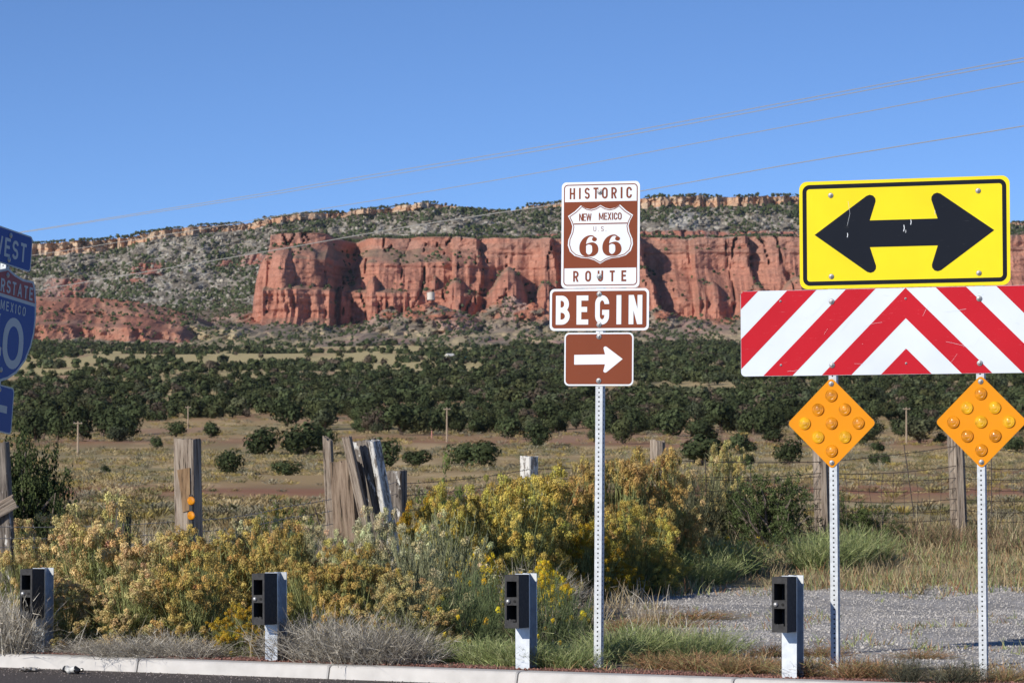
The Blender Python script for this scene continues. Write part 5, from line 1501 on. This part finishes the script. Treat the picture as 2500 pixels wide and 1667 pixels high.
for a in [(1600, 1437, 150, 1320), (1680, 1432, 170, 1300), (1750, 1430, 150, 1315), (1800, 1428, 140, 1330), (1640, 1440, 150, 1340), (1720, 1438, 150, 1335)]:
    grass(*a, 'greenf' if a[0] in (1600, 1750) else 'green', 'fresh green feathery shrub at the back edge of the gravel', 'green shrubs behind the gravel', 'green_shrub', 'shrub')
for a in [(1990, 1425, 150, 1310), (2060, 1420, 130, 1300), (2120, 1415, 120, 1320)]:
    grass(*a, 'green', 'green bushy tuft right behind the double arrow sign posts', 'green tufts behind the arrow sign', 'green_shrub', 'shrub')
for a in [(1530, 1610, 170, 1500), (1580, 1605, 150, 1495), (1480, 1615, 130, 1530), (1660, 1610, 130, 1520), (1740, 1600, 140, 1510)]:
    grass(*a, 'green', 'low green feathery shrub between the kerb and the gravel', 'green shrubs before the gravel', 'green_shrub', 'shrub')
for a in [(1260, 1622, 140, 1540), (1340, 1626, 150, 1545), (1400, 1628, 130, 1555), (1180, 1618, 120, 1530), (1110, 1612, 120, 1540)]:
    grass(*a, 'green', 'low grey green shrub right at the kerb by the route sign', 'low green shrubs at the kerb', 'green_shrub', 'shrub', c_=1.1)
for a in [(40, 1592, 150, 1385), (5, 1590, 140, 1400), (-30, 1580, 130, 1370)]:
    grass(*a, 'grey', 'clump of tall dry grey grass at the end guard rail post', 'dry grey grass at the end post', 'dry_grass_clump', 'grass clump', c_=1.1)
for a in [(200, 1592, 150, 1530), (270, 1597, 150, 1530), (350, 1600, 160, 1520), (420, 1600, 150, 1510), (480, 1603, 140, 1525), (300, 1600, 170, 1545)]:
    grass(*a, 'grey', 'low dry grey twigs between kerb and tan rabbitbrush', 'low grey twigs at the kerb', 'dry_grass_clump', 'grass clump', c_=1.05)
for a in [(720, 1608, 150, 1455), (790, 1612, 190, 1440), (860, 1616, 200, 1450), (940, 1618, 180, 1465), (1010, 1618, 140, 1490)]:
    grass(*a, 'grey', 'tall dry grey twiggy clump at the kerb before the leaning ties', 'grey twiggy clumps at the kerb', 'dry_grass_clump', 'grass clump', c_=.95)
for a in [(1280, 1495, 180, 1330), (1340, 1490, 150, 1360)]:
    grass(*a, 'grey', 'bare grey twiggy bush beneath the mustard rabbitbrush', 'bare grey bushes', 'bare_bush', 'shrub', c_=.8)
for a in [(1780, 1642, 110, 1570), (1690, 1632, 130, 1565), (1840, 1640, 100, 1580), (1600, 1628, 110, 1570), (2080, 1652, 120, 1580), (2150, 1650, 130, 1585), (1960, 1648, 120, 1580), (2000, 1600, 120, 1555), (1530, 1545, 130, 1500), (1620, 1520, 150, 1478), (1700, 1505, 160, 1470), (1880, 1600, 110, 1550), (2450, 1660, 110, 1610), (2250, 1605, 120, 1570)]:
    grass(*a, 'rust', 'low rust coloured weed growing through the gravel edge', 'rust coloured weeds', 'weed', 'weed')
for a in [(2210, 1662, 90, 1575), (2330, 1664, 130, 1590)]:
    grass(*a, 'sage', 'small dark grey green shrub between the two chevron board posts', 'small shrubs between the sign posts', 'sage_shrub', 'shrub', c_=.8)
# sparse weeds and tall dry grass as ground cover
r5 = np.random.default_rng(99)
cov = MB()
def cover(n, xr, yr, test, cols, h0, h1, w, lean=.35):
    X = r5.uniform(*xr, n); Y = r5.uniform(*yr, n); ok = test(X, Y); X, Y = X[ok], Y[ok]; n = len(X)
    # blades come in little clumps
    k = 9; X = np.repeat(X, k) + r5.normal(0, .05, n * k); Y = np.repeat(Y, k) + r5.normal(0, .06, n * k); n = n * k
    base = np.stack([X, Y, gz(X, Y) - .01], -1)
    d = unit(np.stack([r5.normal(0, lean, n), r5.normal(0, lean, n), np.ones(n)], -1))
    blades(cov, base, d, r5.uniform(h0, h1, n), np.full(n, w), .35 * r5.random(n), 2, np.array(cols)[r5.integers(0, len(cols), n)] * r5.uniform(.7, 1.25, (n, 1)), r5, .15)
inv = lambda X, Y: (np.abs(X / Y) < .17) & (Y > kerb_y(X) + .25)
cover(1200, (1, 9), (37.5, 47), lambda X, Y: inv(X, Y) & (fbm(X / 1.2, Y / 1.5, 3, 51) + ss(37.5, 41, Y) * .3 > .52), DRY + [(.30, .20, .12), (.22, .25, .12)], .05, .26, .011)
cover(2000, (1, 9), (37, 47), lambda X, Y: inv(X, Y) & (fbm(X / .9, Y / 1.2, 3, 52) > .47), GR + RST + DRY, .05, .25, .013)
cover(700, (-7, 9), (44, 52), lambda X, Y: inv(X, Y), DRY, .15, .5, .010)
cover(1500, (-8, 1.5), (26, 46), lambda X, Y: inv(X, Y), GRY + DRY, .08, .35, .010)
cover(900, (.3, 5), (23, 40), lambda X, Y: inv(X, Y) & (fbm(X / .6, Y / 1.0, 3, 53) > .56), RST + GR, .03, .13, .010, .6)
cover(700, (.6, 5), (22, 27), lambda X, Y: inv(X, Y) & (Y < kerb_y(X) + 2.2) & (fbm(X / .5, Y / .8, 3, 54) > .42), RST + DRY, .04, .16, .009, .6)
cover(700, (3, 9), (43.5, 46.5), lambda X, Y: inv(X, Y) & (fbm(X / .5, Y / .8, 3, 55) > .45), [(.20, .14, .09), (.17, .18, .08), (.28, .18, .11)], .12, .42, .014, .5)
tag(cov.build('verge_grass', M_leaf), 'thin dry grass and weeds scattered over the verge', 'grass', kind='stuff')

# gravel, red cinders and road grit
gv = MB()
GB = []
for s_ in range(5):
    V = np.array([(1, 0, 0), (-1, 0, 0), (0, 1, 0), (0, -1, 0), (0, 0, 1), (0, 0, -1)], float) * (1 + (np.random.default_rng(s_).random((6, 3)) - .5) * .7)
    GB.append((V, np.array([(0, 2, 4), (2, 1, 4), (1, 3, 4), (3, 0, 4), (2, 0, 5), (1, 2, 5), (3, 1, 5), (0, 3, 5)]), np.ones((6, 3))))
n = 38000
X = r5.uniform(.2, 6.6, n); Y = r5.uniform(22.5, 40, n)
edge = (fbm(X / 1.1, Y / 3.0, 3, 34) - 0.5) * 2.4
ok = inv(X, Y) & (r5.random(n) < ss(0.0, 0.7, X - 0.9 - (38 - Y) * 0.03 + edge * 0.6) * ss(0.3, 1.6, Y - kerb_y(X) - 0.7 + edge) * ss(39.5, 37.5, Y + edge) + .04)
X, Y = X[ok], Y[ok]; n = len(X); S = r5.uniform(.005, .0125, n) * np.where(r5.random(n) < .06, 1.6, 1)
scatter(gv, GB, np.stack([X, Y, gz(X, Y) + S * .25], -1), np.stack([S, S, S * .75], -1), r5.random(n) * 6.3, np.array((.48, .46, .44))[None] * r5.uniform(.6, 1.25, (n, 1)))
tag(gv.build('gravel', M_stone), 'grey crushed gravel stones lying behind the kerb', 'gravel', kind='stuff')
cd = MB(); n = 7000
s_ = r5.uniform(-9, 9, n); t = np.abs(r5.normal(0, .22, n)) + .01
X = s_ * KD.x - t * KN.x; Y = 24.6 + s_ * KD.y - t * KN.y; S = r5.uniform(.004, .012, n)
scatter(cd, GB, np.stack([X, Y, gz(X, Y) + S * .3], -1), np.stack([S, S, S * .8], -1), r5.random(n) * 6.3, np.array((.26, .135, .11))[None] * r5.uniform(.5, 1.5, (n, 1)))
tag(cd.build('cinders', M_stone), 'dark red cinders lying in a strip behind the kerb', 'cinders', kind='stuff')
gt = MB(); n = 5200
s_ = r5.uniform(-8, 8, n); t = .165 + np.abs(r5.normal(0, .5, n))
X = s_ * KD.x + t * KN.x; Y = 24.6 + s_ * KD.y + t * KN.y; S = r5.uniform(.002, .007, n)
scatter(gt, GB, np.stack([X, Y, S * .4], -1), np.stack([S, S, S * .8], -1), r5.random(n) * 6.3, np.array((.22, .19, .18))[None] * r5.uniform(.3, 1.9, (n, 1)))
tag(gt.build('road_grit', M_stone), 'loose grit on the asphalt along the kerb', 'grit', kind='stuff')

# ------------------------------------------------------------------ junipers at the fence
def juniper_shrub(seed, n, branches, open_=0.0):
    """twisting limbs carrying sprays of scale leaves"""
    r = np.random.default_rng(seed); bk = MB(); cr_ = MB(); ends = []
    for k in range(branches):
        a = r.random() * 6.283; p = np.array((r.normal(0, .04), r.normal(0, .04), 0.0)); pts = [p]
        d = unit(np.array((math.cos(a) * .8, math.sin(a) * .8, .35 + 1.3 * r.random())))
        for q in range(6):
            d = unit(d + r.normal(0, .22, 3) + np.array((0, 0, .06))); p = p + d * r.uniform(.10, .17); pts.append(p)
        bk.tube(pts, np.linspace(.022, .006, len(pts)), 5, (.22, .18, .15))
        ends += [(np.array(pts[j]), .4 + .12 * j) for j in range(2, 7)]
    E = np.array([e_[0] for e_ in ends]); wgt = np.array([e_[1] for e_ in ends])
    m_ = int(n / 34)
    k = r.choice(len(E), m_, p=wgt / wgt.sum())
    C = E[k] + r.normal(0, .075 * (1 - .45 * open_), (m_, 3)); C[:, 2] = np.maximum(C[:, 2], .02)
    out = unit(C - np.array((0, 0, .3)) + r.normal(0, .3, (m_, 3)))
    P = C[:, None] + out[:, None] * r.uniform(-.03, .06, (m_, 34, 1)) + r.normal(0, .019, (m_, 34, 3))
    tone = r.uniform(.6, 1.4, (m_, 1, 1)) * r.uniform(.8, 1.2, (m_, 34, 1)) * (1 + .3 * (P[..., 2:] > C[:, None, 2:]))
    shards(cr_, P.reshape(-1, 3), r.uniform(.014, .03, m_ * 34), (np.array((.075, .10, .036)) * tone).reshape(-1, 3), r)
    mc = cr_.mesh('crown'); mc.materials.append(M_leaf); mb_ = bk.mesh('limbs'); mb_.materials.append(M_bark)
    return mc, mb_
def jshrub(u, vb, w, vt, Y, seed, n, br, label, name='juniper_shrub', open_=0.0, tint=(1, 1, 1)):
    k = Y / F; p = at(u, vb, Y); zz = min(p.z, float(gz(p.x, p.y)))
    e = empty(name, (p.x, Y, zz - .03), (0, 0, random.random() * 6)); mc, mb_ = juniper_shrub(seed, n, br, open_)
    htop = at(u, vt, Y).z - zz
    e.scale = (w * k / 1.25, w * k / 1.25, htop / .92)
    c_ = put('crown', mc, e); c_.color = (*tint, 1); put('limbs', mb_, e); tag(e, label, 'shrub')
jshrub(1890, 1340, 210, 1145, 44.0, 501, 17000, 34, 'dense dark green juniper shrub beside the fence post behind the arrow sign')
jshrub(1820, 1340, 160, 1190, 44.5, 505, 12000, 26, 'juniper shrub between the pale yellow rabbitbrush and the denser juniper')
jshrub(2125, 1312, 170, 1222, 45.0, 502, 12000, 26, 'low spreading juniper between the two fence posts', tint=(1.1, 1.1, 1))
jshrub(2055, 1312, 110, 1190, 46.5, 506, 8000, 18, 'small juniper directly behind the chevron board post')
jshrub(40, 1330, 270, 1065, 34.0, 503, 42000, 64, 'tall dark juniper behind the post at the shaded interstate sign', tint=(.75, .75, .75))
jshrub(690, 1310, 170, 1212, 36.5, 504, 9000, 22, 'low scraggly juniper left of the leaning ties', open_=.6, tint=(1.2, 1.2, 1))
jshrub(1085, 1300, 150, 1100, 38.5, 507, 6500, 12, 'sparse scraggly young juniper between the white posts of the fence', open_=1.0, tint=(1.7, 1.7, 1.3))

# ------------------------------------------------------------------ litter
M_btl = mat_plain('dark_bottle', (.02, .02, .022), .25)
M_lab = mat_plain('torn_label', (.62, .62, .60), .6, nscale=30, namt=.5)
bp_ = on_z(176, 1634, .032)
bt_ = empty('plastic_bottle', bp_, (0, 0, -.35)); tag(bt_, 'crushed dark bottle with torn white label lying at the kerb', 'bottle')
MX = Matrix.Rotation(math.pi / 2, 4, 'Y')
m = MB(); m.lathe([(.0001, -.072), (.024, -.070), (.030, -.06), (.031, -.02), (.027, .0), (.031, .03), (.028, .05), (.014, .066), (.012, .078), (.0001, .078)], 14, M=MX)
V = m.v[0]; V[:, 2] = V[:, 2] * .85 + .006 * np.sin(V[:, 0] * 90); m.build('body', M_btl, bt_, smooth=True)
m = MB(); m.lathe([(.0318, -.045), (.0322, -.02), (.0285, .002), (.0322, .028)], 14, M=MX); V = m.v[0]; V[:, 2] = V[:, 2] * .85 + .006 * np.sin(V[:, 0] * 90); m.build('torn_label', M_lab, bt_)
m = MB(); m.lathe([(.0001, .078), (.014, .0785), (.014, .09), (.0001, .091)], 12, M=MX); m.build('cap', M_btl, bt_)
def scrap(u, v, z, w, d, label, mat):
    r = np.random.default_rng(int(u)); nx, ny = 9, 6; p = on_z(u, v, z); m = MB()
    gx, gy = np.meshgrid(np.linspace(-w / 2, w / 2, nx), np.linspace(-d / 2, d / 2, ny), indexing='ij')
    gzz = np.abs(r.normal(0, .012, gx.shape)) + .004
    top_ = np.stack([gx + r.normal(0, .004, gx.shape), gy + r.normal(0, .004, gx.shape), gzz], -1).reshape(-1, 3)
    i_ = np.arange(nx - 1)[:, None] * ny; j_ = np.arange(ny - 1)[None]
    q = np.stack([i_ + j_, i_ + j_ + 1, i_ + ny + j_ + 1, i_ + ny + j_], -1).reshape(-1, 4)
    m.add(top_, q); m.add(top_ - np.array((0, 0, .0015)), q[:, ::-1])
    o = m.build('paper_scrap', mat, None, loc=p); tag(o, label, 'litter')
M_pap = mat_plain('dirty_paper', (.55, .52, .47), .8)
scrap(258, 1594, .11, .11, .3, 'crumpled pale paper scrap on the verge behind the kerb', M_pap)
scrap(70, 1636, .004, .12, .2, 'flat pale scrap on the asphalt below the end guard rail post', M_pap)

# ------------------------------------------------------------------ the air
hz = MB(); hz.box((0, 3100, 257), (9600, 7000, 522))
m = bpy.data.materials.new('haze_air'); m.use_nodes = True
m.node_tree.nodes.remove(m.node_tree.nodes['Principled BSDF'])
vol = m.node_tree.nodes.new('ShaderNodeVolumePrincipled')
vol.inputs['Color'].default_value = (.72, .86, 1.0, 1); vol.inputs['Density'].default_value = 0.9e-5
m.node_tree.links.new(vol.outputs[0], m.node_tree.nodes['Material Output'].inputs['Volume'])
tag(hz.build('haze', m), 'thin bluish haze over the whole plain', 'haze', kind='stuff')
